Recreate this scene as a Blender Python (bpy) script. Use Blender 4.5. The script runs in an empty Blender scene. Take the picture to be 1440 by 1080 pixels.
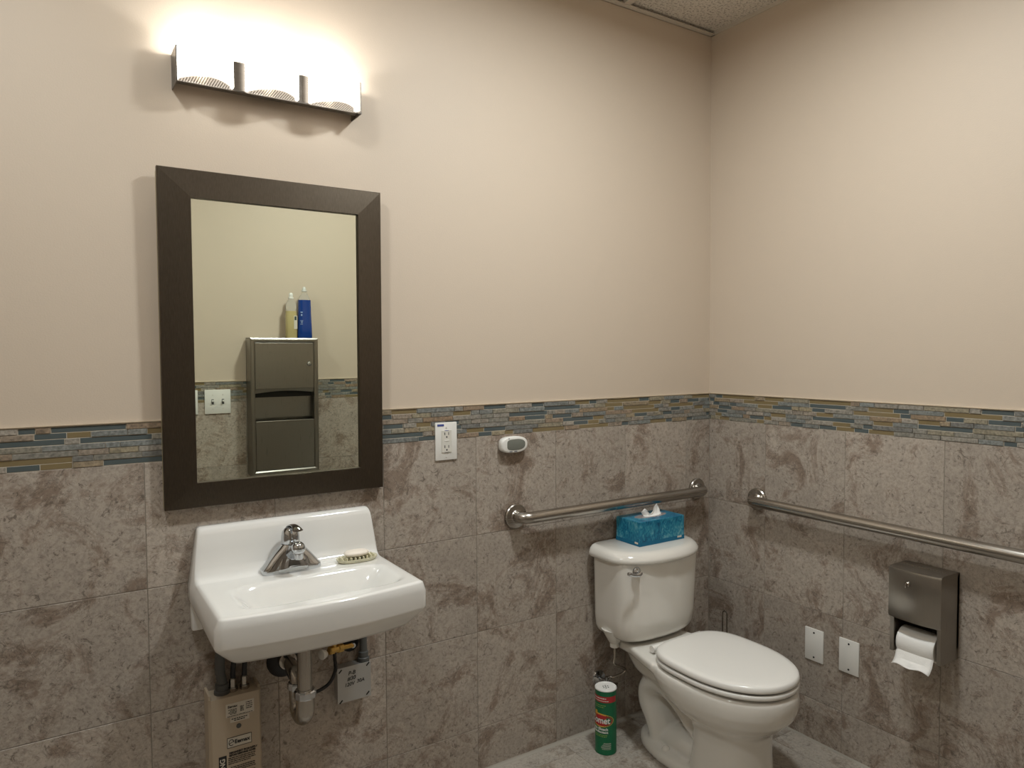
import bpy, bmesh, math, random
from mathutils import Vector, Matrix
PI = math.pi
random.seed(7)
S = bpy.context.scene
COL = S.collection

# ------------------------------------------------------------------ dimensions (metres)
H = 2.526            # ceiling height
Z0 = 1.066           # top of the tile field, bottom of the mosaic
MZ = 0.0965          # mosaic height
TW, TH = 0.3065, 0.3075
AX, BY = 0.1353, 0.2697   # cut tile widths beside the corner
XL = -3.0            # left wall
YF = -1.75           # front wall (behind the camera plane, seen in the mirror)
YH = -3.0            # end of hallway
DX0, DX1 = -2.62, -1.655  # doorway

# ------------------------------------------------------------------ helpers
def newmat(name):
    m = bpy.data.materials.new(name); m.use_nodes = True
    nt = m.node_tree
    return m, nt, nt.nodes['Principled BSDF']

def mat(name, col, rough=0.5, metal=0.0, coat=0.0, spec=None, trans=0.0, ior=None, bump=None, alpha=None):
    m, nt, b = newmat(name)
    b.inputs['Base Color'].default_value = (*col, 1)
    b.inputs['Roughness'].default_value = rough
    b.inputs['Metallic'].default_value = metal
    b.inputs['Coat Weight'].default_value = coat
    if spec is not None: b.inputs['Specular IOR Level'].default_value = spec
    b.inputs['Transmission Weight'].default_value = trans
    if ior: b.inputs['IOR'].default_value = ior
    if bump:
        sc, st = bump
        tc = nt.nodes.new('ShaderNodeTexCoord'); n = nt.nodes.new('ShaderNodeTexNoise')
        n.inputs['Scale'].default_value = sc; n.inputs['Detail'].default_value = 3
        bp = nt.nodes.new('ShaderNodeBump'); bp.inputs['Strength'].default_value = st
        bp.inputs['Distance'].default_value = 0.001
        nt.links.new(tc.outputs['Object'], n.inputs['Vector'])
        nt.links.new(n.outputs['Fac'], bp.inputs['Height'])
        nt.links.new(bp.outputs['Normal'], b.inputs['Normal'])
    return m

def brushed(name, col, rough, scale, amt=0.12, dist=0.0002):
    """metal with fine directional brushing"""
    m, nt, b = newmat(name)
    b.inputs['Metallic'].default_value = 1.0
    tc = nt.nodes.new('ShaderNodeTexCoord'); mp = nt.nodes.new('ShaderNodeMapping')
    mp.inputs['Scale'].default_value = scale
    n = nt.nodes.new('ShaderNodeTexNoise'); n.inputs['Scale'].default_value = 1.0; n.inputs['Detail'].default_value = 4
    nt.links.new(tc.outputs['Object'], mp.inputs['Vector']); nt.links.new(mp.outputs['Vector'], n.inputs['Vector'])
    r = nt.nodes.new('ShaderNodeValToRGB')
    r.color_ramp.elements[0].position = .3; r.color_ramp.elements[1].position = .7
    r.color_ramp.elements[0].color = (*[c*(1-amt) for c in col], 1)
    r.color_ramp.elements[1].color = (*[min(1, c*(1+amt)) for c in col], 1)
    nt.links.new(n.outputs['Fac'], r.inputs['Fac']); nt.links.new(r.outputs['Color'], b.inputs['Base Color'])
    mr = nt.nodes.new('ShaderNodeMapRange'); mr.inputs['To Min'].default_value = rough*.8; mr.inputs['To Max'].default_value = rough*1.2
    nt.links.new(n.outputs['Fac'], mr.inputs['Value']); nt.links.new(mr.outputs['Result'], b.inputs['Roughness'])
    bp = nt.nodes.new('ShaderNodeBump'); bp.inputs['Strength'].default_value = .25; bp.inputs['Distance'].default_value = dist
    nt.links.new(n.outputs['Fac'], bp.inputs['Height']); nt.links.new(bp.outputs['Normal'], b.inputs['Normal'])
    return m

def stone_tile(name, base, dark, brown, rough=0.42):
    """travertine look porcelain; every tile samples its own piece of stone through the face attribute 'tid'"""
    m, nt, b = newmat(name); N = nt.nodes; L = nt.links
    tc = N.new('ShaderNodeTexCoord'); at = N.new('ShaderNodeAttribute'); at.attribute_name = 'tid'
    mul = N.new('ShaderNodeVectorMath'); mul.operation = 'MULTIPLY_ADD'
    L.new(at.outputs['Color'], mul.inputs[0]); mul.inputs[1].default_value = (37, 53, 71); L.new(tc.outputs['Object'], mul.inputs[2])
    def noise(sc, det, dist, rough_=.6):
        n = N.new('ShaderNodeTexNoise'); n.inputs['Scale'].default_value = sc; n.inputs['Detail'].default_value = det
        n.inputs['Distortion'].default_value = dist; n.inputs['Roughness'].default_value = rough_
        L.new(mul.outputs[0], n.inputs['Vector']); return n
    def ramp(src, a, c, ca=(0, 0, 0, 1), cc=(1, 1, 1, 1)):
        r = N.new('ShaderNodeValToRGB'); r.color_ramp.elements[0].position = a; r.color_ramp.elements[1].position = c
        r.color_ramp.elements[0].color = ca; r.color_ramp.elements[1].color = cc; L.new(src, r.inputs['Fac']); return r
    def mix(fac, A, B, k=1.0):
        x = N.new('ShaderNodeMix'); x.data_type = 'RGBA'
        if k != 1.0:
            mm = N.new('ShaderNodeMath'); mm.operation = 'MULTIPLY'; mm.inputs[1].default_value = k; L.new(fac, mm.inputs[0]); fac = mm.outputs[0]
        L.new(fac, x.inputs['Factor'])
        for s, v in (('A', A), ('B', B)):
            i = [q for q in x.inputs if q.name == s and q.type == 'RGBA'][0]
            if isinstance(v, tuple): i.default_value = (*v, 1)
            else: L.new(v, i)
        return [o for o in x.outputs if o.type == 'RGBA'][0]
    n1 = noise(5.5, 8, .8, .65); n2 = noise(13, 10, 1.4, .72); n3 = noise(110, 6, .5, .7); n4 = noise(5.5, 12, .9, .74)
    light = tuple(min(1, c*1.38) for c in base)
    c = mix(ramp(n1.outputs['Fac'], .35, .65).outputs['Color'], base, light)
    c = mix(ramp(n3.outputs['Fac'], .45, .68).outputs['Color'], c, dark, .45)
    patch = ramp(n4.outputs['Fac'], .50, .60)
    c = mix(patch.outputs['Color'], c, brown, .85)
    # thin dark veins where n2 crosses its mid value
    ab = N.new('ShaderNodeMath'); ab.operation = 'SUBTRACT'; ab.inputs[1].default_value = .5; L.new(n2.outputs['Fac'], ab.inputs[0])
    a2 = N.new('ShaderNodeMath'); a2.operation = 'ABSOLUTE'; L.new(ab.outputs[0], a2.inputs[0])
    v = ramp(a2.outputs[0], .0, .018, (1, 1, 1, 1), (0, 0, 0, 1))
    gate = ramp(n1.outputs['Fac'], .42, .62)
    vm = N.new('ShaderNodeMath'); vm.operation = 'MULTIPLY'; L.new(v.outputs['Color'], vm.inputs[0]); L.new(gate.outputs['Color'], vm.inputs[1])
    c = mix(vm.outputs[0], c, dark, .95)
    n5 = noise(42, 10, 1.8, .76)
    sp = ramp(n5.outputs['Fac'], .56, .62)
    c = mix(sp.outputs['Color'], c, dark, .8)
    # light crystalline flecks
    c = mix(ramp(n5.outputs['Fac'], .34, .44, (1, 1, 1, 1), (0, 0, 0, 1)).outputs['Color'], c, light, .8)
    hs = N.new('ShaderNodeHueSaturation'); sr = N.new('ShaderNodeSeparateColor'); L.new(at.outputs['Color'], sr.inputs[0])
    mr = N.new('ShaderNodeMapRange'); mr.inputs['To Min'].default_value = .92; mr.inputs['To Max'].default_value = 1.08
    L.new(sr.outputs[1], mr.inputs['Value']); L.new(mr.outputs['Result'], hs.inputs['Value']); L.new(c, hs.inputs['Color'])
    L.new(hs.outputs['Color'], b.inputs['Base Color'])
    b.inputs['Roughness'].default_value = rough
    bp = N.new('ShaderNodeBump'); bp.inputs['Strength'].default_value = .15; bp.inputs['Distance'].default_value = .001
    L.new(n2.outputs['Fac'], bp.inputs['Height']); L.new(bp.outputs['Normal'], b.inputs['Normal'])
    return m

def mosaic_stone(name):
    m, nt, b = newmat(name); N = nt.nodes; L = nt.links
    tc = N.new('ShaderNodeTexCoord'); at = N.new('ShaderNodeAttribute'); at.attribute_name = 'tid'
    sp = N.new('ShaderNodeSeparateColor'); L.new(at.outputs['Color'], sp.inputs[0])
    r = N.new('ShaderNodeValToRGB'); r.color_ramp.interpolation = 'LINEAR'
    e = r.color_ramp.elements
    e[0].position = 0; e[0].color = (.17, .165, .15, 1); e[1].position = 1; e[1].color = (.33, .295, .25, 1)
    for p, c in ((.2, (.20, .215, .205)), (.4, (.28, .24, .195)), (.55, (.26, .185, .12)), (.7, (.29, .25, .17)), (.85, (.22, .21, .18))):
        q = e.new(p); q.color = (*c, 1)
    L.new(sp.outputs[0], r.inputs['Fac'])
    n = N.new('ShaderNodeTexNoise'); n.inputs['Scale'].default_value = 160; n.inputs['Detail'].default_value = 5
    L.new(tc.outputs['Object'], n.inputs['Vector'])
    mr = N.new('ShaderNodeMapRange'); mr.inputs['From Min'].default_value = .3; mr.inputs['From Max'].default_value = .7
    mr.inputs['To Min'].default_value = .55; mr.inputs['To Max'].default_value = 1.35
    L.new(n.outputs['Fac'], mr.inputs['Value'])
    hs = N.new('ShaderNodeHueSaturation'); L.new(r.outputs['Color'], hs.inputs['Color']); L.new(mr.outputs['Result'], hs.inputs['Value'])
    L.new(hs.outputs['Color'], b.inputs['Base Color']); b.inputs['Roughness'].default_value = .6
    bp = N.new('ShaderNodeBump'); bp.inputs['Strength'].default_value = .5; bp.inputs['Distance'].default_value = .001
    L.new(n.outputs['Fac'], bp.inputs['Height']); L.new(bp.outputs['Normal'], b.inputs['Normal'])
    return m

# ---- palette
M = {}
M['paint'] = mat('wall_paint', (.60, .505, .405), .55, bump=(260, .25))
M['grout'] = mat('grout', (.27, .24, .20), .85)
M['mgrout'] = mat('mosaic_grout', (.50, .45, .37), .85)
M['tile'] = stone_tile('stone_tile', (.385, .335, .285), (.12, .097, .078), (.22, .16, .12))
M['ftile'] = stone_tile('floor_tile', (.37, .335, .29), (.14, .12, .10), (.24, .19, .145), .38)
M['mstone'] = mosaic_stone('mosaic_stone')
M['mblue'] = mat('blue_grey_glass', (.085, .108, .112), .12, coat=.6, spec=.5)
M['mgold'] = mat('amber_glass', (.215, .165, .085), .12, coat=.6, spec=.5)
M['nickel'] = brushed('brushed_nickel', (.50, .46, .41), .30, (3, 3, 400))
M['steel'] = brushed('brushed_steel', (.34, .32, .29), .30, (900, 900, 14), .03, .00003)
M['steelh'] = brushed('brushed_steel_bar', (.41, .385, .35), .26, (4, 4, 260), .08)
M['bronze'] = brushed('mirror_frame_bronze', (.108, .09, .07), .38, (900, 900, 60), .12, .00006)
M['fixture'] = brushed('fixture_nickel', (.15, .135, .12), .34, (20, 3, 300), .06)
M['chrome'] = mat('chrome', (.54, .56, .58), .06, 1.0)
M['dchrome'] = mat('worn_chrome', (.42, .39, .35), .22, 1.0, bump=(60, .3))
M['brass'] = mat('brass', (.62, .40, .12), .28, 1.0)
M['galv'] = mat('galvanised_steel', (.50, .50, .49), .42, .7, bump=(90, .3))
M['porc'] = mat('white_porcelain', (.80, .79, .76), .09, coat=.5)
M['bisc'] = mat('toilet_porcelain', (.76, .735, .68), .10, coat=.5)
M['seat'] = mat('seat_plastic', (.84, .825, .785), .22)
M['white'] = mat('white_plastic', (.80, .79, .75), .30)
M['offw'] = mat('offwhite_plastic', (.70, .68, .62), .35)
M['black'] = mat('black_rubber', (.012, .012, .013), .5)
M['dark'] = mat('dark_recess', (.015, .014, .013), .7)
M['grey'] = mat('grey_conduit', (.085, .088, .085), .5)
M['lcd'] = mat('lcd_screen', (.18, .19, .165), .15, coat=.6)
M['tan'] = mat('heater_beige_enamel', (.47, .385, .285), .42, bump=(300, .2))
M['label'] = mat('paper_label', (.62, .58, .50), .6)
M['ink'] = mat('black_ink', (.012, .012, .012), .55)
M['paper'] = mat('tissue_paper', (.86, .85, .82), .9, bump=(220, .6))
M['roll'] = mat('toilet_paper', (.80, .77, .71), .9, bump=(300, .5))
M['card'] = mat('cardboard_core', (.34, .25, .16), .9)
M['soap'] = mat('soap', (.88, .80, .70), .4)
M['dish'] = mat('soap_dish_plastic', (.86, .82, .62), .25, trans=.3, ior=1.3)
M['bluel'] = mat('blue_sticker', (.06, .09, .32), .4)
M['green'] = mat('can_green', (.006, .11, .045), .30)
M['red'] = mat('can_red', (.42, .02, .025), .32)
M['gold'] = mat('can_gold', (.70, .42, .06), .35)
M['lime'] = mat('can_lime_print', (.25, .40, .08), .4)
M['cap'] = mat('can_lid_white', (.78, .77, .74), .4)
M['backing'] = mat('mirror_backing', (.48, .40, .24), .7)
M['trimm'] = mat('metal_edge_trim', (.62, .56, .46), .3, 1.0)
M['caulk'] = mat('caulk', (.36, .33, .28), .6)
M['casing'] = mat('door_casing_paint', (.66, .60, .50), .4)
M['clearp'] = mat('clear_plastic', (.93, .94, .92), .08, trans=.9, ior=1.2)
M['yliq'] = mat('yellow_liquid', (.50, .42, .20), .12, coat=.5)
M['bliq'] = mat('blue_liquid', (.0, .04, .24), .1, coat=.5)
M['lblue'] = mat('bottle_print', (.35, .50, .75), .5)
# mirror glass
M['mirror'] = mat('mirror_silver', (.79, .835, .735), .0, 1.0)
# ceiling
def ceiling_mat():
    m, nt, b = newmat('acoustic_ceiling_panel'); N = nt.nodes; L = nt.links
    tc = N.new('ShaderNodeTexCoord')
    n = N.new('ShaderNodeTexNoise'); n.inputs['Scale'].default_value = 130; n.inputs['Detail'].default_value = 4
    L.new(tc.outputs['Object'], n.inputs['Vector'])
    r = N.new('ShaderNodeValToRGB'); r.color_ramp.elements[0].position = .36; r.color_ramp.elements[1].position = .5
    r.color_ramp.elements[0].color = (.38, .34, .29, 1); r.color_ramp.elements[1].color = (.72, .67, .60, 1)
    L.new(n.outputs['Fac'], r.inputs['Fac']); L.new(r.outputs['Color'], b.inputs['Base Color'])
    b.inputs['Roughness'].default_value = .95
    bp = N.new('ShaderNodeBump'); bp.inputs['Strength'].default_value = .6; bp.inputs['Distance'].default_value = .002
    L.new(n.outputs['Fac'], bp.inputs['Height']); L.new(bp.outputs['Normal'], b.inputs['Normal'])
    return m
M['ceil'] = ceiling_mat()
# carton print
def carton_mat():
    m, nt, b = newmat('carton_print'); N = nt.nodes; L = nt.links
    tc = N.new('ShaderNodeTexCoord'); mp = N.new('ShaderNodeMapping'); mp.inputs['Scale'].default_value = (1, 1, .45)
    L.new(tc.outputs['Object'], mp.inputs['Vector'])
    n = N.new('ShaderNodeTexNoise'); n.inputs['Scale'].default_value = 70; n.inputs['Detail'].default_value = 5; n.inputs['Distortion'].default_value = 2.5
    L.new(mp.outputs['Vector'], n.inputs['Vector'])
    n2 = N.new('ShaderNodeTexNoise'); n2.inputs['Scale'].default_value = 16; L.new(tc.outputs['Object'], n2.inputs['Vector'])
    mx = N.new('ShaderNodeMath'); mx.operation = 'MULTIPLY_ADD'; mx.inputs[1].default_value = .6; 
    L.new(n.outputs['Fac'], mx.inputs[0])
    m3 = N.new('ShaderNodeMath'); m3.operation = 'MULTIPLY'; m3.inputs[1].default_value = .4; L.new(n2.outputs['Fac'], m3.inputs[0]); L.new(m3.outputs[0], mx.inputs[2])
    r = N.new('ShaderNodeValToRGB'); e = r.color_ramp.elements
    e[0].position = .36; e[0].color = (.0, .07, .16, 1); e[1].position = .66; e[1].color = (.16, .38, .46, 1)
    q = e.new(.47); q.color = (.005, .15, .27, 1); q = e.new(.56); q.color = (.03, .25, .36, 1)
    L.new(mx.outputs[0], r.inputs['Fac']); L.new(r.outputs['Color'], b.inputs['Base Color'])
    b.inputs['Roughness'].default_value = .38
    return m
M['carton'] = carton_mat()
M['cartonband'] = mat('carton_band', (.0, .13, .25), .4)
# frosted glowing shade: part of the lamp's light passes straight through, the rest is the glowing glass
def shade_mat():
    m = bpy.data.materials.new('frosted_shade_glass'); m.use_nodes = True; nt = m.node_tree; N = nt.nodes; L = nt.links
    N.remove(N['Principled BSDF']); out = N['Material Output']
    em = N.new('ShaderNodeEmission'); em.inputs['Color'].default_value = (1, .97, .91, 1); em.inputs['Strength'].default_value = 6.5
    tr = N.new('ShaderNodeBsdfTransparent'); tr.inputs['Color'].default_value = (1, .95, .86, 1)
    mx = N.new('ShaderNodeMixShader'); mx.inputs[0].default_value = .62
    L.new(tr.outputs[0], mx.inputs[1]); L.new(em.outputs[0], mx.inputs[2]); L.new(mx.outputs[0], out.inputs['Surface'])
    return m
M['shade'] = shade_mat()
def emit(name, col, s):
    m = bpy.data.materials.new(name); m.use_nodes = True; nt = m.node_tree; N = nt.nodes
    N.remove(N['Principled BSDF']); em = N.new('ShaderNodeEmission'); em.inputs['Color'].default_value = (*col, 1); em.inputs['Strength'].default_value = s
    nt.links.new(em.outputs[0], N['Material Output'].inputs['Surface']); return m
M['bulb'] = emit('bulb_glow', (1, .88, .7), 18)
M['diff'] = emit('downlight_lens_glow', (1, .9, .76), 14)
def perf_mat():
    m, nt, b = newmat('perforated_metal'); N = nt.nodes; L = nt.links
    b.inputs['Base Color'].default_value = (.30, .27, .23, 1); b.inputs['Metallic'].default_value = 1; b.inputs['Roughness'].default_value = .35
    tc = N.new('ShaderNodeTexCoord'); mp = N.new('ShaderNodeMapping'); mp.inputs['Scale'].default_value = (1/.006, 1/.006, 1)
    L.new(tc.outputs['Object'], mp.inputs['Vector'])
    fr = N.new('ShaderNodeVectorMath'); fr.operation = 'FRACTION'; L.new(mp.outputs['Vector'], fr.inputs[0])
    sb = N.new('ShaderNodeVectorMath'); sb.operation = 'SUBTRACT'; sb.inputs[1].default_value = (.5, .5, 0); L.new(fr.outputs[0], sb.inputs[0])
    ml = N.new('ShaderNodeVectorMath'); ml.operation = 'MULTIPLY'; ml.inputs[1].default_value = (1, 1, 0); L.new(sb.outputs[0], ml.inputs[0])
    ln = N.new('ShaderNodeVectorMath'); ln.operation = 'LENGTH'; L.new(ml.outputs[0], ln.inputs[0])
    gt = N.new('ShaderNodeMath'); gt.operation = 'GREATER_THAN'; gt.inputs[1].default_value = .41; L.new(ln.outputs['Value'], gt.inputs[0])
    L.new(gt.outputs[0], b.inputs['Alpha'])
    return m
M['perf'] = perf_mat()

# ------------------------------------------------------------------ mesh builders (all take WORLD coordinates)
def bm_box(bm, x0, x1, y0, y1, z0, z1, bev=0.0, seg=2):
    r = bmesh.ops.create_cube(bm, size=1.0)
    vs = r['verts']
    for v in vs:
        v.co = Vector(((x0+x1)/2+v.co.x*(x1-x0), (y0+y1)/2+v.co.y*(y1-y0), (z0+z1)/2+v.co.z*(z1-z0)))
    if bev > 0:
        es = list({e for v in vs for e in v.link_edges})
        bmesh.ops.bevel(bm, geom=es, offset=bev, segments=seg, profile=.5, affect='EDGES')
    return vs

def frames(pts, closed=False):
    pts = [Vector(p) for p in pts]; n = len(pts); T = []
    for i in range(n):
        a = pts[max(i-1, 0)]; b = pts[min(i+1, n-1)]
        T.append((b-a).normalized())
    up = Vector((0, 0, 1)) if abs(T[0].z) < .9 else Vector((1, 0, 0))
    nrm = (up - T[0]*up.dot(T[0])).normalized(); out = []
    for i in range(n):
        nrm = (nrm - T[i]*nrm.dot(T[i])).normalized()
        out.append((pts[i], nrm.copy(), T[i].cross(nrm)))
    return out

def bm_tube(bm, pts, r, seg=20, cap=True, sx=None):
    """tube along points; r number or list"""
    fr = frames(pts); rings = []
    for i, (p, a, b) in enumerate(fr):
        rr = r[i] if isinstance(r, (list, tuple)) else r
        ring = []
        for k in range(seg):
            t = 2*PI*k/seg
            o = a*math.cos(t)*rr + b*math.sin(t)*rr
            if sx: o = Vector((o.x*sx, o.y, o.z))
            ring.append(bm.verts.new(p+o))
        rings.append(ring)
    skin(bm, rings, cap)
    return rings

def skin(bm, rings, cap=True):
    n = len(rings[0])
    for A, B in zip(rings, rings[1:]):
        for k in range(n):
            bm.faces.new((A[k], A[(k+1) % n], B[(k+1) % n], B[k]))
    if cap:
        bm.faces.new(list(reversed(rings[0]))); bm.faces.new(rings[-1])

def bm_loft(bm, rings_co, cap=True):
    rings = [[bm.verts.new(c) for c in r] for r in rings_co]
    skin(bm, rings, cap); return rings

def arc(c, a, b, r, t0, t1, n):
    c = Vector(c); a = Vector(a); b = Vector(b)
    return [c + a*r*math.cos(t0+(t1-t0)*i/n) + b*r*math.sin(t0+(t1-t0)*i/n) for i in range(n+1)]

def bm_lathe(bm, c, prof, axis=(0, 0, 1), seg=32, cap=True):
    """prof: list of (radius, height along axis)"""
    ax = Vector(axis).normalized(); u = ax.orthogonal().normalized(); w = ax.cross(u); c = Vector(c)
    bm_loft(bm, [[c+ax*h+(u*math.cos(2*PI*k/seg)+w*math.sin(2*PI*k/seg))*max(r, 1e-5) for k in range(seg)] for r, h in prof], cap)

def smooth_path(pts, n=6):
    P = [Vector(p) for p in pts]; out = []
    for i in range(len(P)-1):
        p0 = P[max(i-1, 0)]; p1 = P[i]; p2 = P[i+1]; p3 = P[min(i+2, len(P)-1)]
        for k in range(n):
            t = k/n
            out.append(.5*((2*p1)+(p2-p0)*t+(2*p0-5*p1+4*p2-p3)*t*t+(3*p1-p0-3*p2+p3)*t**3))
    out.append(P[-1]); return out

def finish(name, bm, m, parent=None, origin=None, smooth=True, ang=35):
    """link a bmesh as one object; its origin is its parent's or the given point"""
    bmesh.ops.recalc_face_normals(bm, faces=bm.faces)
    me = bpy.data.meshes.new(name); 
    if parent is not None: wo = Vector(parent['_w'])
    elif origin is not None: wo = Vector(origin)
    else: wo = Vector((0, 0, 0))
    bm.transform(Matrix.Translation(-wo)); bm.to_mesh(me); bm.free()
    for mm in (m if isinstance(m, (list, tuple)) else [m]): me.materials.append(mm)
    if smooth:
        for p in me.polygons: p.use_smooth = True
        try: me.set_sharp_from_angle(angle=math.radians(ang))
        except Exception: pass
    o = bpy.data.objects.new(name, me); COL.objects.link(o)
    if parent is not None: o.parent = parent
    else: o.location = wo
    o['_w'] = tuple(wo)
    return o

def thing(name, label, cat, loc, group=None):
    o = bpy.data.objects.new(name, None); COL.objects.link(o); o.location = loc
    o.empty_display_size = .05
    o['_w'] = tuple(loc); o['label'] = label; o['category'] = cat
    if group: o['group'] = group
    return o
def tag(o, label, cat, group=None):
    o['label'] = label; o['category'] = cat
    if group: o['group'] = group
    return o
def struct(name, bm, m, **k):
    o = finish(name, bm, m, **k)
    if o.parent is None: o['kind'] = 'structure'
    return o
def box(name, c, m, parent=None, bev=0.0, seg=2, **k):
    bm = bmesh.new(); bm_box(bm, *c, bev=bev, seg=seg); return finish(name, bm, m, parent, **k)

def text_bm(s, size, xform, depth=0.0004, bold=0.0, width=None, shear=0.0):
    """text as a thin mesh: local x right, y up, z out of the surface, then xform (function of a Vector)"""
    cu = bpy.data.curves.new('t', 'FONT'); cu.body = s; cu.size = size; cu.extrude = depth; cu.offset = bold
    cu.align_x = 'CENTER'; cu.align_y = 'CENTER'; cu.shear = shear; cu.resolution_u = 4
    ob = bpy.data.objects.new('t', cu); COL.objects.link(ob)
    bpy.context.view_layer.update()
    dg = bpy.context.evaluated_depsgraph_get()
    me = bpy.data.meshes.new_from_object(ob.evaluated_get(dg))
    bm = bmesh.new(); bm.from_mesh(me)
    bpy.data.objects.remove(ob); bpy.data.curves.remove(cu); bpy.data.meshes.remove(me)
    if width:
        xs = [v.co.x for v in bm.verts]; w = max(xs)-min(xs); f = width/w
        for v in bm.verts: v.co.x *= f
    for v in bm.verts: v.co = Vector(xform(v.co))
    return bm
def bm_join(a, b):
    me = bpy.data.meshes.new('j'); b.to_mesh(me); b.free(); a.from_mesh(me); bpy.data.meshes.remove(me); return a

# ------------------------------------------------------------------ room shell
def onA(u, w, d): return (u, -d, w)        # back wall: u = x
def onB(u, w, d): return (-d, u, w)        # right wall: u = y
def onF(u, w, d): return (u, YF+d, w)      # front wall
def onL(u, w, d): return (XL+d, u, w)      # left wall

def piece(bm, P, u0, u1, w0, w1, d, bev, lay, tid, mi=0):
    """small bevelled slab on a wall plane"""
    q = [(u0, w0), (u1, w0), (u1, w1), (u0, w1)]
    qi = [(u0+bev, w0+bev), (u1-bev, w0+bev), (u1-bev, w1-bev), (u0+bev, w1-bev)]
    a = [bm.verts.new(P(u, w, 0)) for u, w in q]; b = [bm.verts.new(P(u, w, d-bev)) for u, w in q]; c = [bm.verts.new(P(u, w, d)) for u, w in qi]
    fs = []
    for i in range(4):
        j = (i+1) % 4
        fs.append(bm.faces.new((a[i], a[j], b[j], b[i]))); fs.append(bm.faces.new((b[i], b[j], c[j], c[i])))
    fs.append(bm.faces.new(c))
    for f in fs:
        f.material_index = mi
        for l in f.loops: l[lay] = (*tid, 1)

def tile_field(name, P, lines, parent, zlo=0.0):
    bm = bmesh.new(); lay = bm.loops.layers.float_color.new('tid')
    rows = [Z0 - k*TH for k in range(5)]; rows = [r for r in rows if r > zlo]+[zlo]
    g = .0009
    for a, b in zip(lines, lines[1:]):
        u0, u1 = min(a, b), max(a, b)
        for t, bt in zip(rows, rows[1:]):
            piece(bm, P, u0+g, u1-g, bt+g, t-g, .0090, .0006, lay, (random.random(), random.random(), random.random()))
    o = finish(name, bm, M['tile'], parent, smooth=False); return o

def mosaic(name, P, a, b, parent):
    bm = bmesh.new(); lay = bm.loops.layers.float_color.new('tid')
    n = 7; rh = MZ/n; g = .0008; prev = None
    for r in range(n):
        u = min(a, b) - random.random()*.06; last = -1
        w0 = Z0 + r*rh
        while u < max(a, b):
            k = random.random()
            if k < .56: mi = 0
            elif k < .79: mi = 1
            else: mi = 2
            if mi == last and mi: mi = 0
            ln = random.choice((.030, .042, .048, .062, .075, .10, .125)) if mi == 0 else random.choice((.032, .048, .062, .08, .13, .15))
            u1 = u+ln; c0 = max(u, min(a, b)); c1 = min(u1, max(a, b))
            if c1-c0 > .004:
                tid = (random.random(), random.random(), random.random())
                d = .0095 + random.random()*.0012 if mi == 0 else .0078
                piece(bm, P, c0+g, c1-g, w0+g, w0+rh-g, d, .0005, lay, tid, mi)
            u = u1; last = mi
    return finish(name, bm, [M['mstone'], M['mblue'], M['mgold']], parent, smooth=False)

def wall_dress(wall, P, lines, a, b):
    tile_field('tile_field', P, lines, wall)
    mosaic('mosaic_border', P, a, b, wall)
    bm = bmesh.new()
    def rb(u0, u1, w0, w1, d0, d1):
        vs = bm_box(bm, 0, 1, 0, 1, 0, 1)
        for v in vs:
            v.co = Vector(P(u0+(u1-u0)*v.co.x, w0+(w1-w0)*v.co.z, d0+(d1-d0)*v.co.y))
    rb(min(a, b), max(a, b), 0, Z0, .0, .0078); 
    g = finish('grout_bed', bm, M['grout'], wall, smooth=False)
    bm = bmesh.new(); rb(min(a, b), max(a, b), Z0-.001, Z0+MZ, .0, .0072); finish('mosaic_grout', bm, M['mgrout'], wall, smooth=False)
    bm = bmesh.new(); rb(min(a, b), max(a, b), Z0+MZ, Z0+MZ+.0025, .0, .0105); finish('edge_strip', bm, M['trimm'], wall, smooth=False)

def linesA(x1, x0):
    L = [x1]; k = 0
    while -(AX+k*TW) > x0: 
        if -(AX+k*TW) < x1: L.append(-(AX+k*TW))
        k += 1
    return L+[x0]
def linesB(y1, y0, off=BY):
    L = [y1]; k = 0
    while -(off+k*TW) > y0: L.append(-(off+k*TW)); k += 1
    return L+[y0]

def slab(name, x0, x1, y0, y1, z0, z1, m):
    bm = bmesh.new(); bm_box(bm, x0, x1, y0, y1, z0, z1); return struct(name, bm, m, smooth=False)
wa = slab('wall_back', XL-.1, .1, 0, .1, 0, H+.02, M['paint']); wall_dress(wa, onA, linesA(-.009, XL+.009), -.009, XL+.009)
wb = slab('wall_right', 0, .1, YF-.12, 0, 0, H+.02, M['paint']); wall_dress(wb, onB, linesB(-.009, YF+.009), -.009, YF+.009)
wl = slab('wall_left', XL-.1, XL, YF-.12, 0, 0, H+.02, M['paint']); wall_dress(wl, onL, linesB(-.009, YF+.009, .2), -.009, YF+.009)
# front wall with the doorway the photograph is taken from
bm = bmesh.new()
bm_box(bm, DX1, 0, YF-.12, YF, 0, H+.02); bm_box(bm, XL, DX0, YF-.12, YF, 0, H+.02); bm_box(bm, DX0, DX1, YF-.12, YF, 2.06, H+.02)
wf = struct('wall_front', bm, M['paint'], smooth=False)
wall_dress(wf, onF, linesA(-.009, DX1+.007), -.009, DX1+.007)
bm = bmesh.new(); 
for x in (DX0, DX1): bm_box(bm, x-.006, x+.006, YF-.125, YF+.002, 0, 2.07, .002)
bm_box(bm, DX0, DX1, YF-.13, YF+.004, 2.045, 2.07, .002)
d = struct('door_1', bm, M['casing'], smooth=False)
# hallway beyond the doorway
bm = bmesh.new(); bm_box(bm, XL-.1, XL, YH, YF-.12, 0, H+.02); bm_box(bm, -.7, -.6, YH, YF-.12, 0, H+.02); bm_box(bm, XL-.1, -.6, YH-.1, YH, 0, H+.02)
struct('wall_hall', bm, M['paint'], smooth=False)

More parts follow.
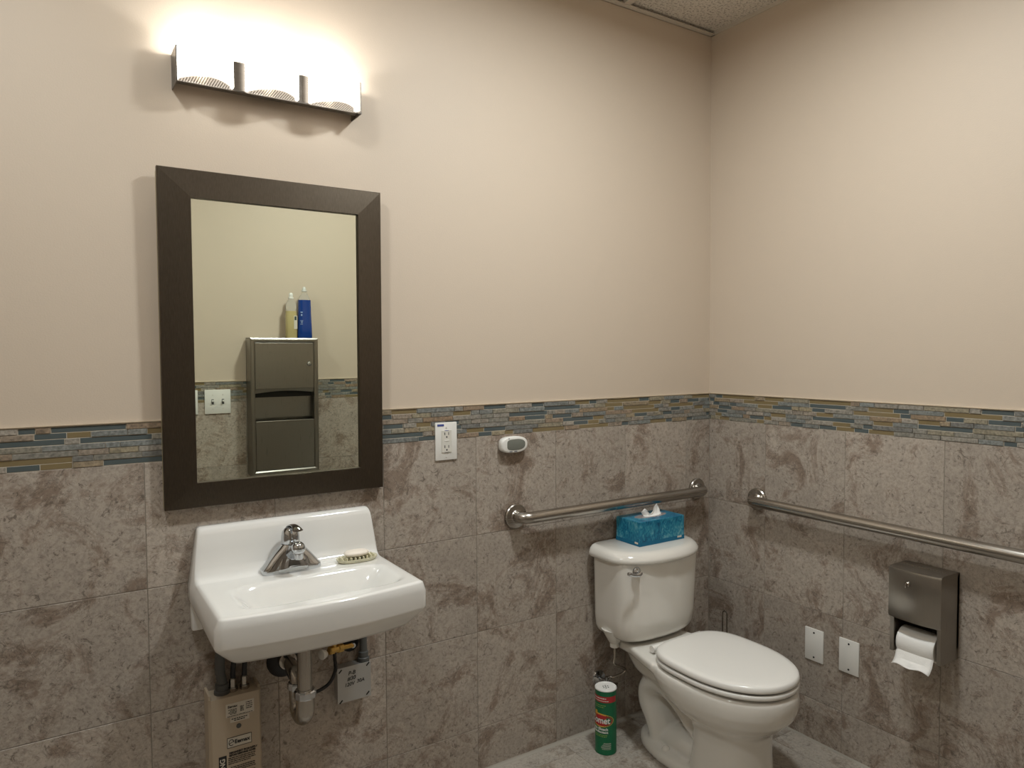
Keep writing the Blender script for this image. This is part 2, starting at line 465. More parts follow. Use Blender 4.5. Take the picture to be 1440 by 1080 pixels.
# floor: laid tiles over a grout bed
bm = bmesh.new(); bm_box(bm, XL-.1, .1, YH-.1, .1, -.12, -.0012)
fl = struct('floor', bm, M['grout'], smooth=False)
bm = bmesh.new(); lay = bm.loops.layers.float_color.new('tid')
ox, oy = -.115, -.085
i = 0
xs = [0]; k = 0
while ox-k*TW > XL: xs.append(ox-k*TW); k += 1
xs.append(XL)
ys = [0]; k = 0
while oy-k*TW > YH: ys.append(oy-k*TW); k += 1
ys.append(YH)
for a, b in zip(xs, xs[1:]):
    for c, e in zip(ys, ys[1:]):
        piece(bm, lambda u, w, d: (u, w, d-.010), b+.001, a-.001, e+.001, c-.001, .010, .0006, lay, (random.random(), random.random(), random.random()))
finish('floor_tiles', bm, M['ftile'], fl, smooth=False)
# caulk at the foot of the walls
def caulk(name, pts):
    bm = bmesh.new()
    (x0, y0), (x1, y1) = pts; w = .012
    if abs(x1-x0) > abs(y1-y0):
        s = [(0, 0), (0, .009), (.003, .005), (.008, .002), (.010, 0)]
        bm_loft(bm, [[(x, -.009-a, h) for a, h in s] for x in (x0, x1)])
    else:
        s = [(0, 0), (0, .006), (.003, .003), (.006, 0)]
        bm_loft(bm, [[(-.009-a, y, h) for a, h in s] for y in (y0, y1)])
    struct(name, bm, M['caulk'], smooth=False)
caulk('trim_1', ((XL+.009, 0), (-.009, 0))); caulk('trim_2', ((0, YF+.009), (0, -.009)))

# ceiling: lay-in panels on a white T grid
bm = bmesh.new(); bm_box(bm, XL-.1, .1, YH-.1, .1, H+.012, H+.1)
ce = struct('ceiling', bm, M['ceil'], smooth=False)
bm = bmesh.new()
bm_box(bm, XL, 0, -.022, 0, H-.0015, H+.0015); bm_box(bm, XL, 0, -.002, 0, H-.0015, H+.02)
bm_box(bm, -.006, 0, YF, 0, H-.0015, H+.02)
gx = -.447
while gx > XL: bm_box(bm, gx-.012, gx+.012, YF, -.0, H, H+.012); gx -= .61
for gy in (-1.24,): bm_box(bm, XL, 0, gy-.012, gy+.012, H, H+.012)
finish('grid', bm, mat('ceiling_grid_enamel', (.62, .56, .48), .5), ce, smooth=False)

# ------------------------------------------------------------------ recessed ceiling downlight
def lamp(name, kind, loc, power, col, parent=None, **k):
    l = bpy.data.lights.new(name, kind); l.energy = power; l.color = col
    for a, v in k.items(): setattr(l, a, v)
    o = bpy.data.objects.new(name, l); COL.objects.link(o)
    if parent: o.parent = parent; o.location = Vector(loc)-Vector(parent['_w'])
    else: o.location = loc
    return o
def downlight(LX, LY, power, label):
    t = thing('ceiling_light', label, 'ceiling light', (LX, LY, H), 'recessed ceiling downlights')
    bm = bmesh.new(); bm_lathe(bm, (LX, LY, H-.004), [(.078, .014), (.078, .002), (.098, .0), (.102, .003), (.100, .016)], seg=40, cap=False); finish('trim_ring', bm, M['white'], t)
    bm = bmesh.new(); bm_lathe(bm, (LX, LY, H), [(.001, .009), (.077, .009), (.077, .0105), (.001, .0105)], seg=40); finish('lens', bm, M['diff'], t)
    lamp('downlight_lamp', 'AREA', (LX, LY, H-.006), power, (.95, 1, 1), t, shape='DISK', size=.18, spread=math.radians(174))
downlight(-.92, -.88, 16.5, 'recessed round downlight in the panel ceiling on the toilet side')
downlight(-2.30, -.84, 9.2, 'recessed round downlight in the panel ceiling on the sink side')

# ------------------------------------------------------------------ vanity light
VX0, VX1 = -1.891, -1.436
VZ0, VZ1 = 1.968, 2.052
v = thing('vanity_light', 'three shade nickel vanity light glowing above the mirror', 'wall light', ((VX0+VX1)/2, 0, VZ0))
bm = bmesh.new()
bm_box(bm, VX0, VX1, -.036, -.030, VZ0+.008, VZ1, .0015)
bm_box(bm, VX0, VX1, -.050, -.030, VZ0+.005, VZ0+.010, .001)
bm_box(bm, (VX0+VX1)/2-.06, (VX0+VX1)/2+.06, -.032, 0, VZ0+.022, VZ1-.006, .001)
finish('back_plate', bm, M['fixture'], v, smooth=False)
for x in (VX0, VX1-.003):
    bm = bmesh.new(); bm_box(bm, x, x+.003, -.072, 0, VZ0-.002, VZ1-.002, .0006); finish('end_plate', bm, M['fixture'], v, smooth=False)
sw = .1275; gap = (VX1-VX0-.008-3*sw)/2
for i in range(3):
    x0 = VX0+.004+i*(sw+gap); x1 = x0+sw; xc = (x0+x1)/2
    def yf(u, dep): return -.034 - .026 - dep*(1-u*u)
    n = 24
    bm = bmesh.new()
    def arcpts(z, off): return [(xc+(sw/2-off)*(-1+2*k/n), yf(-1+2*k/n, .046)+off, z) for k in range(n+1)]
    zt, zb = VZ1+.028, VZ0+.011
    ra = [[bm.verts.new(c) for c in arcpts(z, o)] for z, o in ((zb, .004), (zb, 0), (zt, 0), (zt, .004))]
    for A, B in zip(ra, ra[1:]+ra[:1]):
        for k in range(n): bm.faces.new((A[k], A[k+1], B[k+1], B[k]))
    for e in (0, n): bm.faces.new([r[e] for r in ra])
    # side returns of the shade
    for s, xx in ((0, x0), (1, x1)):
        bm_box(bm, xx-(.004 if s else 0), xx+(0 if s else .004), -.060, -.035, zb, zt)
    finish('shade', bm, M['shade'], v)
    bm = bmesh.new()
    fr = [(x, y, VZ0+.009) for x, y, _ in arcpts(0, .005)]
    top = [bm.verts.new(c) for c in [(x0+.005, -.036, VZ0+.009)]+fr+[(x1-.005, -.036, VZ0+.009)]]
    bm.faces.new(top); finish('perforated_diffuser', bm, M['perf'], v, smooth=False)
    bm = bmesh.new(); bm_lathe(bm, (xc, -.062, VZ0+.03), [(.002, 0), (.008, .001), (.010, .006), (.010, .04), (.007, .05), (.002, .054)], seg=16)
    finish('bulb', bm, M['bulb'], v)
    lamp('bulb_lamp', 'POINT', (xc, -.066, VZ1+.002), 1.4, (1, .99, .95), v, shadow_soft_size=.012)

# ------------------------------------------------------------------ mirror (its top leans out a little)
mx0, mx1, mz0, mz1 = -1.9345, -1.372, .9475, 1.772
ix0, ix1, iz0, iz1 = -1.861, -1.440, 1.010, 1.704
mr = thing('wall_mirror', 'rectangular wall mirror in a wide brushed bronze frame above the sink', 'mirror', ((mx0+mx1)/2, 0, mz0))
def ring_frame(bm, loops):
    R = [[bm.verts.new(c) for c in L] for L in loops]
    for A, B in zip(R, R[1:]+R[:1]):
        for k in range(4): bm.faces.new((A[k], A[(k+1) % 4], B[(k+1) % 4], B[k]))
def rect(x0, x1, z0, z1, y): return [(x0, y, z0), (x1, y, z0), (x1, y, z1), (x0, y, z1)]
bm = bmesh.new()
ring_frame(bm, [rect(mx0, mx1, mz0, mz1, -.014), rect(mx0, mx1, mz0, mz1, -.0300), rect(mx0+.0015, mx1-.0015, mz0+.0015, mz1-.0015, -.0315),
                rect(ix0-.001, ix1+.001, iz0-.001, iz1+.001, -.0355), rect(ix0, ix1, iz0, iz1, -.034), rect(ix0, ix1, iz0, iz1, -.0255), rect(ix0-.02, ix1+.02, iz0-.02, iz1+.02, -.016)])
mfr = finish('frame', bm, M['bronze'], mr, smooth=False)
mgl = box('mirror_glass', (ix0-.01, ix1+.01, -.0262, -.0212, iz0-.01, iz1+.01), M['mirror'], mr, smooth=False)
mbk = box('backing_board', (mx0-.0005, mx1-.006, -.0145, -.0090, mz0+.004, mz1-.01), M['backing'], mr, smooth=False)
TILT = math.radians(.57)
mr.rotation_euler = (TILT, 0, 0)
mr.location.y = -.0012

# ------------------------------------------------------------------ sink
SX = -1.640
sk = thing('wall_sink', 'white porcelain wall hung sink with backsplash below the mirror', 'sink', (SX, 0, .65))
prof = [(0, .897), (.016, .8975), (.024, .895), (.030, .888), (.033, .878), (.038, .84), (.043, .80), (.048, .784), (.055, .775), (.066, .7705), (.08, .770)]
def backz(s):
    for (a, za), (b, zb) in zip(prof, prof[1:]):
        if a <= s <= b: return za+(zb-za)*(s-a)/(b-a)
    return .770
def ss(a, b, x):
    t = min(1, max(0, (x-a)/(b-a))); return t*t*(3-2*t)
def dfront(u):  # u -1..1
    d = .3730 - .024*u*u
    e = (1-abs(u))*.235
    if e < .014: d -= .014-math.sqrt(max(0, .014**2-(.014-e)**2))
    return d
def hw(z): return .2455 - .022*max(0, (z-.70))/.2
us = [-1, -.996, -.985, -.965, -.94] + [-.9+1.8*i/100 for i in range(101)] + [.94, .965, .985, .996, 1]
vs_ = [0, .016, .024, .030, .033, .038, .043, .048, .055, .066, .08]
bm = bmesh.new(); G = []
for u in us:
    D = dfront(u); col = []
    vv = [s/D for s in vs_] + [.08/D+(1-.08/D)*(k/100) for k in range(1, 96)] + [.965, .98, .99, .996, 1]
    vv = sorted(set([min(1, q) for q in vv])); 
    vv = vv[:110]
    while len(vv) < 110: vv.append(1)
    for q in vv:
        s = q*D; z = backz(s)
        ed = min((1-abs(u))*.24, D-s); r = .010
        if ed < r: z -= (r-math.sqrt(max(0, r*r-(r-ed)**2)))
        # slightly raised front rim and sunken deck
        # basin
        bx = (u*.24-.012)/.192; by = (s-.2330)/.0865
        tt = (abs(bx)**6+abs(by)**5)**(1/5.5)
        if tt < 1.06:
            dep = .104*(1-ss(.38, 1.04, tt)) + .005*(1-ss(.92, 1.06, tt))
            z -= dep
        x = SX+u*hw(z if tt > 1.06 else .77)
        col.append(bm.verts.new((x, -s-.0095, z)))
    G.append(col)
for A, B in zip(G, G[1:]):
    for k in range(109): 
        bm.faces.new((A[k], A[k+1], B[k+1], B[k]))
inner = [G[i][j] for i in range(4, len(G)-4) for j in range(14, 106)]
for _ in range(6): bmesh.ops.smooth_vert(bm, verts=inner, factor=.5, use_axis_x=True, use_axis_y=True, use_axis_z=True)
# outer shell below the rim
bd = [c for c in G[0]] + [G[i][109] for i in range(1, len(G)-1)] + [c for c in reversed(G[-1])]
def lower(v, inset, z, zb):
    x = v.co.x; s = -(v.co.y+.0095); u = (x-SX)/hw(v.co.z)
    fac = 1-inset; 
    zz = z + (zb-z)*max(0, 1-s/.34)
    return (SX+u*hw(.70)*fac, -.0095-s*(1-inset*.55), zz)
specs = [(0, .745, .755), (0, .706, .718), (.006, .700, .714), (.07, .682, .700), (.14, .664, .695), (.17, .657, .695), (.30, .654, .69)]
rings = [bd]
for ins, z, zb in specs: rings.append([bm.verts.new(lower(v, ins, z, zb)) for v in bd])
for A, B in zip(rings, rings[1:]):
    for k in range(len(bd)-1): bm.faces.new((A[k], A[k+1], B[k+1], B[k]))
bm.faces.new(rings[-1])
backloop = [G[i][0] for i in range(len(G))]
bm.faces.new([r[-1] for r in rings[1:]][::-1] + list(reversed(backloop)) + [r[0] for r in rings[1:]])
bmesh.ops.remove_doubles(bm, verts=bm.verts, dist=1e-6)
bowl = finish('basin', bm, M['porc'], sk, ang=180)
box('wall_bracket', (SX-.242, SX-.185, -.040, -.0095, .642, .72), M['porc'], sk, bev=.006)
bm = bmesh.new(); bm_lathe(bm, (SX+.012, -.243, .6545), [(.019, 0), (.020, .002), (.017, .0035), (.010, .0025), (.001, .0025)], seg=24)
dr = finish('drain', bm, M['chrome'], sk)
# backsplash is the tall part; drilled overflow not visible

# ------------------------------------------------------------------ faucet
FX, FY, FZ = -1.650, -.084, .7695
fc = thing('faucet', 'chrome single lever faucet on the white sink', 'faucet', (FX, FY, FZ))
def sup(cx, cy, hx, hy, z, n=2.6, m=40, tip=0):
    out = []
    for k in range(m):
        t = 2*PI*k/m; c, s = math.cos(t), math.sin(t)
        out.append((cx+hx*abs(c)**(2/n)*(1 if c >= 0 else -1), cy+hy*abs(s)**(2/n)*(1 if s >= 0 else -1), z))
    return out
bm = bmesh.new()
bm_loft(bm, [sup(FX, FY+c, a, b, FZ+h, n) for h, a, b, n, c in ((0, .074, .027, 4, 0), (.003, .0755, .028, 4, 0), (.012, .075, .0278, 4, 0), (.016, .071, .0270, 3.6, 0), (.035, .056, .0255, 3, 0), (.050, .043, .0245, 2.6, 0), (.061, .032, .0235, 2.2, 0), (.070, .0235, .023, 2, 0))])
finish('body', bm, M['chrome'], fc, ang=32)
bm = bmesh.new()
bm_loft(bm, [sup(FX, FY+c, a, b, FZ+h, n) for h, a, b, c, n in ((.001, .040, .010, -.022, 3.2), (.004, .041, .010, -.022, 3.2), (.022, .038, .010, -.020, 3), (.038, .033, .010, -.017, 2.6), (.052, .025, .010, -.014, 2.3), (.062, .015, .009, -.011, 2))])
finish('front_panel', bm, M['chrome'], fc, ang=50)
bm = bmesh.new()
sp = smooth_path([(FX, FY-.004, FZ+.036), (FX, FY-.014, FZ+.048), (FX, FY-.026, FZ+.056), (FX, FY-.042, FZ+.066), (FX, FY-.062, FZ+.071), (FX, FY-.074, FZ+.071)], 5)
rr = [.024-.0095*min(1, k_/16)**.9 for k_ in range(40)]
bm_tube(bm, sp, [rr[k_] if k_ < len(sp)-1 else .011 for k_ in range(len(sp))], 28)
bmesh.ops.create_uvsphere(bm, u_segments=24, v_segments=14, radius=.0172, matrix=Matrix.Translation((FX, FY-.070, FZ+.072)))
sp_o = finish('spout', bm, M['chrome'], fc, ang=60)
bm = bmesh.new(); bm_lathe(bm, (FX, FY-.071, FZ+.045), [(.010, 0), (.0115, .002), (.0115, .014), (.010, .016)], seg=24); finish('aerator', bm, M['chrome'], sp_o)
bm = bmesh.new()
bm_loft(bm, [sup(FX, FY+o, a, a, FZ+h, 2.0, 32) for h, a, o in ((.071, .0225, 0), (.073, .0235, 0), (.090, .0225, 0), (.102, .020, 0), (.110, .014, -.002), (.1135, .006, -.003))])
finish('handle_dome', bm, M['chrome'], fc, ang=60)
bm = bmesh.new()
path = smooth_path([(FX, FY+.014, FZ+.103), (FX, FY-.004, FZ+.116), (FX, FY-.030, FZ+.122), (FX, FY-.055, FZ+.121), (FX, FY-.068, FZ+.116)], 5)
rings = []
for i, p in enumerate(path):
    w = .012 - .0045*math.sin(PI*i/len(path)) + .002*(i/len(path)); th = .0032
    rings.append([(p.x+w*math.cos(2*PI*k/16), p.y, p.z+th*math.sin(2*PI*k/16)) for k in range(16)])
bm_loft(bm, rings); finish('lever', bm, M['chrome'], fc, ang=60)

# ------------------------------------------------------------------ soap dish and soap
DXc, DYc, DZ = -1.478, -.100, .7705
ds = thing('soap_dish', 'pale translucent plastic ridged soap dish on the sink deck', 'soap dish', (DXc, DYc, DZ))
bm = bmesh.new()
def leaf(z, k): return sup(DXc, DYc, .056*k, .031*k, z, 2.3, 40)
bm_loft(bm, [leaf(DZ, .86), leaf(DZ+.003, .95), leaf(DZ+.008, 1.0), leaf(DZ+.010, .99), leaf(DZ+.006, .88), leaf(DZ+.004, .2)])
for i in range(-4, 5):
    x = DXc+i*.011; hy = .024*math.sqrt(max(0, 1-(i/5.0)**2))
    bm_box(bm, x-.0016, x+.0016, DYc-hy, DYc+hy, DZ+.003, DZ+.0135, .0008)
finish('tray', bm, M['dish'], ds, ang=50)
bm = bmesh.new()
sxc = DXc-.002
bm_loft(bm, [sup(sxc, DYc, .034*k, .021*k, DZ+.0137+h, 2.5, 40) for h, k in ((0, .70), (.002, .88), (.006, 1.0), (.010, .97), (.013, .80), (.0145, .4))])
tag(finish('soap_bar', bm, M['soap'], origin=(sxc, DYc, DZ+.0137), ang=60), 'cream oval bar of soap resting on the soap dish', 'soap')

# ------------------------------------------------------------------ drain trap under the sink
TX = -1.655
tp = thing('drain_trap', 'tarnished chrome p-trap drain pipe hanging under the sink', 'drain pipe', (TX, -.20, .40))
ytl, yar = -.205, -.135
bm = bmesh.new(); bm_tube(bm, [(TX, ytl, z) for z in (.655, .62, .56, .52, .486)], .0175, 24); bm_lathe(bm, (TX, ytl, .615), [(.026, 0), (.030, .004), (.030, .024), (.040, .030), (.040, .036), (.02, .036)], seg=28)
finish('tailpiece', bm, M['dchrome'], tp)
bm = bmesh.new(); bm_lathe(bm, (TX, ytl, .486), [(.0255, 0), (.0265, .002), (.0265, .016), (.024, .019), (.018, .020)], seg=12); bm_lathe(bm, (TX, yar, .480), [(.0225, 0), (.0235, .002), (.0235, .014), (.021, .017), (.016, .018)], seg=12)
finish('slip_nuts', bm, M['chrome'], tp, ang=20)
bm = bmesh.new(); cy = (ytl+yar)/2; rr_ = (yar-ytl)/2
u = [(TX, ytl, .494)] + arc((TX, cy, .461), (0, 1, 0), (0, 0, 1), rr_, PI, 2*PI, 14) + [(TX, yar, .484)]
bm_tube(bm, u, [.0225]*4+[.0215]*(len(u)-8)+[.019]*4, 24); finish('trap_bend', bm, M['dchrome'], tp)
bm = bmesh.new()
u = [(TX, yar, .480), (TX, yar, .488)] + arc((TX, yar+.026, .492), (0, -1, 0), (0, 0, 1), .026, 0, PI/2, 8) + [(TX+.003, -.06, .518), (TX+.004, -.010, .518)]
bm_tube(bm, u, .0165, 24); bm_lathe(bm, (TX+.003, -.050, .518), [(.018, 0), (.023, .002), (.023, .020), (.018, .022)], (0, 1, 0), 24)
finish('trap_arm', bm, M['dchrome'], tp)
bm = bmesh.new(); bm_lathe(bm, (TX+.004, -.012, .510), [(.017, -.013), (.022, -.016), (.040, -.010), (.048, .0), (.046, .003)], (0, 1, 0), 32, cap=False); finish('escutcheon', bm, M['black'], tp)

# stop valve with braided line
sv = thing('stop_valve', 'brass stop valve with dark wall plate to the right of the drain pipe', 'valve', (-1.468, 0, .505))
vz = .512
bm = bmesh.new(); bm_lathe(bm, (-1.468, -.0095, vz), [(.006, -.006), (.012, -.007), (.022, -.003), (.025, 0)], (0, 1, 0), 28, cap=False); finish('wall_plate', bm, M['black'], sv)
bm = bmesh.new(); bm_tube(bm, [(-1.468, -.005, vz), (-1.468, -.035, vz)], .007, 16); finish('pipe_stub', bm, M['chrome'], sv)
bm = bmesh.new(); bm_lathe(bm, (-1.500, -.034, vz+.003), [(.010, 0), (.013, -.002), (.013, -.016), (.010, -.018), (.009, -.030), (.0115, -.032), (.0115, -.044), (.008, -.046)], (.9, .35, -.1), 8)
bm_tube(bm, [(-1.468, -.030, vz), (-1.510, -.036, vz+.003)], .007, 12); bm_tube(bm, [(-1.526, -.044, vz), (-1.526, -.044, vz+.03)], .007, 12); finish('valve_body', bm, M['brass'], sv, ang=20)
bm = bmesh.new(); bm_lathe(bm, (-1.566, -.056, vz+.004), [(.004, .020), (.010, .014), (.013, .006), (.013, .0), (.008, -.003)], (.9, .35, -.1), 14); finish('valve_knob', bm, M['white'], sv)
bm = bmesh.new(); bm_tube(bm, smooth_path([(-1.526, -.046, vz-.004), (-1.526, -.048, vz-.02), (-1.527, -.055, vz-.03), (-1.530, -.062, vz-.045), (-1.550, -.066, vz-.075), (-1.59, -.066, vz-.088), (-1.625, -.06, vz-.075), (-1.655, -.05, vz-.02), (-1.66, -.05, vz+.05), (-1.66, -.045, .63)], 5), .0048, 12)
finish('hose', bm, M['black'], sv)

# ------------------------------------------------------------------ tankless water heater
hx0, hx1, hy, hz0, hz1 = -1.853, -1.727, -.072, .190, .484
wh = thing('water_heater', 'beige tankless water heater box with printed labels under the sink', 'water heater', ((hx0+hx1)/2, 0, hz0))
bm = bmesh.new()
outl = lambda z, i: [(hx0+i, -.0095, z), (hx0+i, hy+.012, z), (hx0+.006+i, hy+i*.5, z), (hx1-.006-i, hy+i*.5, z), (hx1-i, hy+.012, z), (hx1-i, -.0095, z)]
bm_loft(bm, [outl(hz0, .001), outl(hz0+.002, 0), outl(hz1-.018, 0), outl(hz1-.012, 0)])
finish('case', bm, M['tan'], wh, smooth=False)
box('cover_lip', (hx0, hx0+.006, hy+.004, -.0095, hz1-.013, hz1), M['tan'], wh, bev=.001, smooth=False)
box('cover_lip', (hx1-.006, hx1, hy+.012, -.0095, hz1-.013, hz1-.004), M['tan'], wh, bev=.001, smooth=False)
hxc = (hx0+hx1)/2; HT = hz1-.012
def hf(cx, cz, rot=0):
    return lambda c: (cx + c.x*math.cos(rot)-c.y*math.sin(rot), hy - .0006 - c.z, cz + c.x*math.sin(rot)+c.y*math.cos(rot))
box('rating_label', (hxc-.024, hxc+.044, hy-.0005, hy+.0003, HT-.052, HT-.018), M['label'], wh, smooth=False)
box('inspection_label', (hxc-.014, hxc+.032, hy-.0005, hy+.0003, HT-.067, HT-.0535), M['label'], wh, smooth=False)
bm = text_bm('Eemax', .0085, hf(hxc-.008, HT-.026), bold=.0002)
def dashes(bm, x0, x1, z, h, n=4, rr=random.Random(3)):
    x = x0
    while x < x1-.002:
        l = min(x1-x, rr.uniform(.003, .009)); bm_box(bm, x, x+l-.0012, hy-.0011, hy-.0004, z, z+h); x += l
for k in range(4): dashes(bm, hxc-.018+.004*(k % 2), hxc+.003, HT-.0345-k*.0036, .0016); dashes(bm, hxc+.010, hxc+.020, HT-.0315-k*.0036, .0018); dashes(bm, hxc+.024, hxc+.041, HT-.0245-k*.005, .0016)
dashes(bm, hxc-.021, hxc+.041, HT-.0505, .0012)
for k in range(2): dashes(bm, hxc-.011+.006*k, hxc+.028-.006*k, HT-.059-.0045*k, .002)
finish('label_printing', bm, M['ink'], wh, smooth=False)
bm = bmesh.new(); bm_lathe(bm, (hxc+.006, hy, HT-.079), [(.006, 0), (.0062, .001), (.004, .002), (.001, .002)], (0, -1, 0), 18); finish('screw', bm, M['grey'], wh)
# logo plate
zc = HT-.117
box('logo_plate', (hxc-.022, hxc+.036, hy-.0005, hy+.0003, zc-.0125, zc+.0125), M['label'], wh, smooth=False)
bm = bmesh.new()
for c in ((hxc-.0225, hxc+.0365, zc+.0120, zc+.0130), (hxc-.0225, hxc+.0365, zc-.0130, zc-.0120), (hxc-.0225, hxc-.0215, zc-.013, zc+.013), (hxc+.0355, hxc+.0365, zc-.013, zc+.013)):
    bm_box(bm, c[0], c[1], hy-.0011, hy-.0004, c[2], c[3])
bm_join(bm, text_bm('Eemax', .0135, hf(hxc+.0135, zc-.0003), bold=.0004, width=.037))
# swooping e mark
pts = [(hxc-.0125+.0058*math.cos(a), hy-.0008, zc+.0075*math.sin(a)) for a in [PI*.0+2*PI*.86*k/20 for k in range(21)]]
bm_tube(bm, [(hxc-.0175, hy-.0008, zc-.002), (hxc-.0067, hy-.0008, zc+.0022)], .0007, 6); bm_tube(bm, pts, .0008, 6)
finish('logo_printing', bm, M['ink'], wh, smooth=False)
# warning block
zt = HT-.1405
box('warning_panel', (hxc-.043, hxc-.0245, hy-.0005, hy+.0003, zt-.10, zt-.006), M['ink'], wh, smooth=False)
bm = text_bm('WARNING', .0165, hf(hxc-.0337, zt-.053, PI/2), bold=.0004, width=.082); finish('warning_lettering', bm, M['label'], wh, smooth=False)
bm = text_bm('DISCONNECT FROM SUPPLY', .0062, hf(hxc+.0155, zt-.003), bold=.0003, width=.068)
bm_join(bm, text_bm('BEFORE REMOVING COVER', .0062, hf(hxc+.0135, zt-.0095), bold=.0003, width=.064))
for k in range(15):
    if k not in (4, 8): dashes(bm, hxc-.0205+(.006 if k > 4 else 0), hxc+.046-.012*(k % 5 == 3), zt-.0165-k*.0048, .0017)
finish('instruction_printing', bm, M['ink'], wh, smooth=False)
# its conduit and hoses come up behind the sink
bm = bmesh.new(); 
cp = smooth_path([(-1.816, -.040, hz1-.014), (-1.816, -.040, hz1+.015), (-1.820, -.040, hz1+.06), (-1.812, -.045, hz1+.12), (-1.78, -.05, .665)], 8)
bm_tube(bm, cp, [.0115+.0012*(i % 2) for i in range(len(cp))], 18); bm_lathe(bm, (-1.816, -.040, hz1-.014), [(.019, 0), (.019, .010), (.016, .012), (.016, .026), (.013, .028)], seg=20)
finish('power_conduit', bm, M['grey'], wh)
for x, xe in ((-1.790, -1.775), (-1.762, -1.745)):
    bm = bmesh.new(); bm_tube(bm, smooth_path([(x, -.042, hz1+.018), (x+.002, -.042, hz1+.05), (x+.010, -.045, hz1+.10), (xe+.02, -.05, .66)], 6), .0065, 14); finish('water_hose', bm, M['black'], wh)
    bm = bmesh.new(); bm_lathe(bm, (x, -.042, hz1-.014), [(.012, 0), (.012, .012), (.009, .014), (.009, .034), (.007, .036)], seg=6); finish('hose_fitting', bm, M['dchrome'], wh, ang=20)

# ------------------------------------------------------------------ junction box
jx0, jx1, jy, jz0, jz1 = -1.519, -1.4225, -.045, .3635, .4620
jb = thing('junction_box', 'galvanised electrical box with handwritten marks under the sink', 'junction box', ((jx0+jx1)/2, 0, jz0))
box('box_body', (jx0+.002, jx1-.002, jy+.001, -.0095, jz0+.002, jz1-.002), M['galv'], jb, bev=.003, smooth=False)
box('cover', (jx0, jx1, jy-.0015, jy, jz0, jz1), M['galv'], jb, bev=.0006, smooth=False)
bm = bmesh.new()
jcx = (jx0+jx1)/2; jf = jy-.0018
def jq(cx, cz, rot=.02): return lambda c: (cx+c.x*math.cos(rot)-c.y*math.sin(rot), jf-c.z, cz+c.x*math.sin(rot)+c.y*math.cos(rot))
for s, x, z, sz in (('P-B', jcx-.008, jz1-.020, .015), ('#30', jcx-.009, jz1-.035, .015), ('120V', jcx-.015, jz1-.051, .0135), ('30A', jcx+.017, jz1-.047, .0135)):
    bm_join(bm, text_bm(s, sz, jq(x, z, .05), .0002, bold=.00025, shear=.25))
finish('handwriting', bm, M['ink'], jb, smooth=False)
for cx, cz in ((jx0+.008, jz1-.009), (jx1-.009, jz1-.006), (jx1-.010, jz0+.010), (jx0+.009, jz0+.004)):
    a = PI/4; bm = bmesh.new()
    bm_loft(bm, [[(cx+(sx*.006)*math.cos(a)-(sz*.0018)*math.sin(a), y, cz+(sx*.006)*math.sin(a)+(sz*.0018)*math.cos(a)) for sx, sz in ((-1, -1), (1, -1), (1, 1), (-1, 1))] for y in (jf+.0002, jf-.0003)])
    finish('screw_slot', bm, M['ink'], jb, smooth=False)
bm = bmesh.new(); bm_tube(bm, [(-1.437, -.028, z) for z in (jz1-.003, .50, .55, .60, .66)], .0105, 18); bm_lathe(bm, (-1.437, -.028, jz1-.003), [(.017, 0), (.017, .012), (.014, .014), (.014, .028), (.0105, .03)], seg=20)
finish('conduit', bm, M['grey'], jb)

# ------------------------------------------------------------------ outlet
def plate(bm, P, u0, u1, w0, w1, d0=.009, th=.0055):
    bm_box(bm, 0, u1-u0, 0, th, 0, w1-w0, .0022, 2)
    for v in bm.verts: v.co = Vector(P(u0+v.co.x, w0+v.co.z, d0+v.co.y))
ou = thing('wall_outlet', 'white duplex outlet with a blue sticker, right of the mirror', 'outlet', (-1.160, 0, 1.003))
bm = bmesh.new(); plate(bm, onA, -1.1965, -1.1235, 1.0035, 1.1175); finish('cover_plate', bm, M['white'], ou)
yo = -.0148
rc_ = box('receptacle', (-1.1765, -1.1435, yo-.0022, yo+.003, 1.027, 1.094), M['offw'], ou, bev=.0008, smooth=False)
for zc in (1.0795, 1.0405):
    bm = bmesh.new()
    for dx, w in ((-.0065, .0011), (.0065, .0009)): bm_box(bm, -1.160+dx-w, -1.160+dx+w, yo-.0026, yo-.0015, zc+.000, zc+.008)
    bm_lathe(bm, (-1.160, yo-.0020, zc-.006), [(.0024, 0), (.0024, .0006)], (0, -1, 0), 12)
    finish('socket_slots', bm, M['ink'], rc_, smooth=False)
box('printed_line', (-1.168, -1.152, yo-.0026, yo-.0015, 1.0270, 1.0278), M['ink'], rc_, smooth=False)
bm = bmesh.new(); bm_box(bm, -1.168, -1.152, yo-.0030, yo-.0015, 1.0605, 1.0645, .0004); finish('test_button', bm, M['white'], rc_)
bm = bmesh.new(); bm_box(bm, -1.167, -1.153, yo-.0026, yo-.0015, 1.092, 1.0935); finish('outlet_mark', bm, M['bluel'], ou, smooth=False)
box('blue_sticker', (-1.190, -1.168, yo-.0006, yo+.0002, 1.1065, 1.1125), M['bluel'], ou, smooth=False)
for zc in (1.1010, 1.0125):
    bm = bmesh.new(); bm_lathe(bm, (-1.160, yo+.0002, zc), [(.0028, 0), (.0026, .0008), (.001, .001)], (0, -1, 0), 14); bm_box(bm, -1.1604, -1.1596, yo-.0012, yo-.0007, zc-.002, zc+.002); finish('plate_screw', bm, M['offw'], ou)

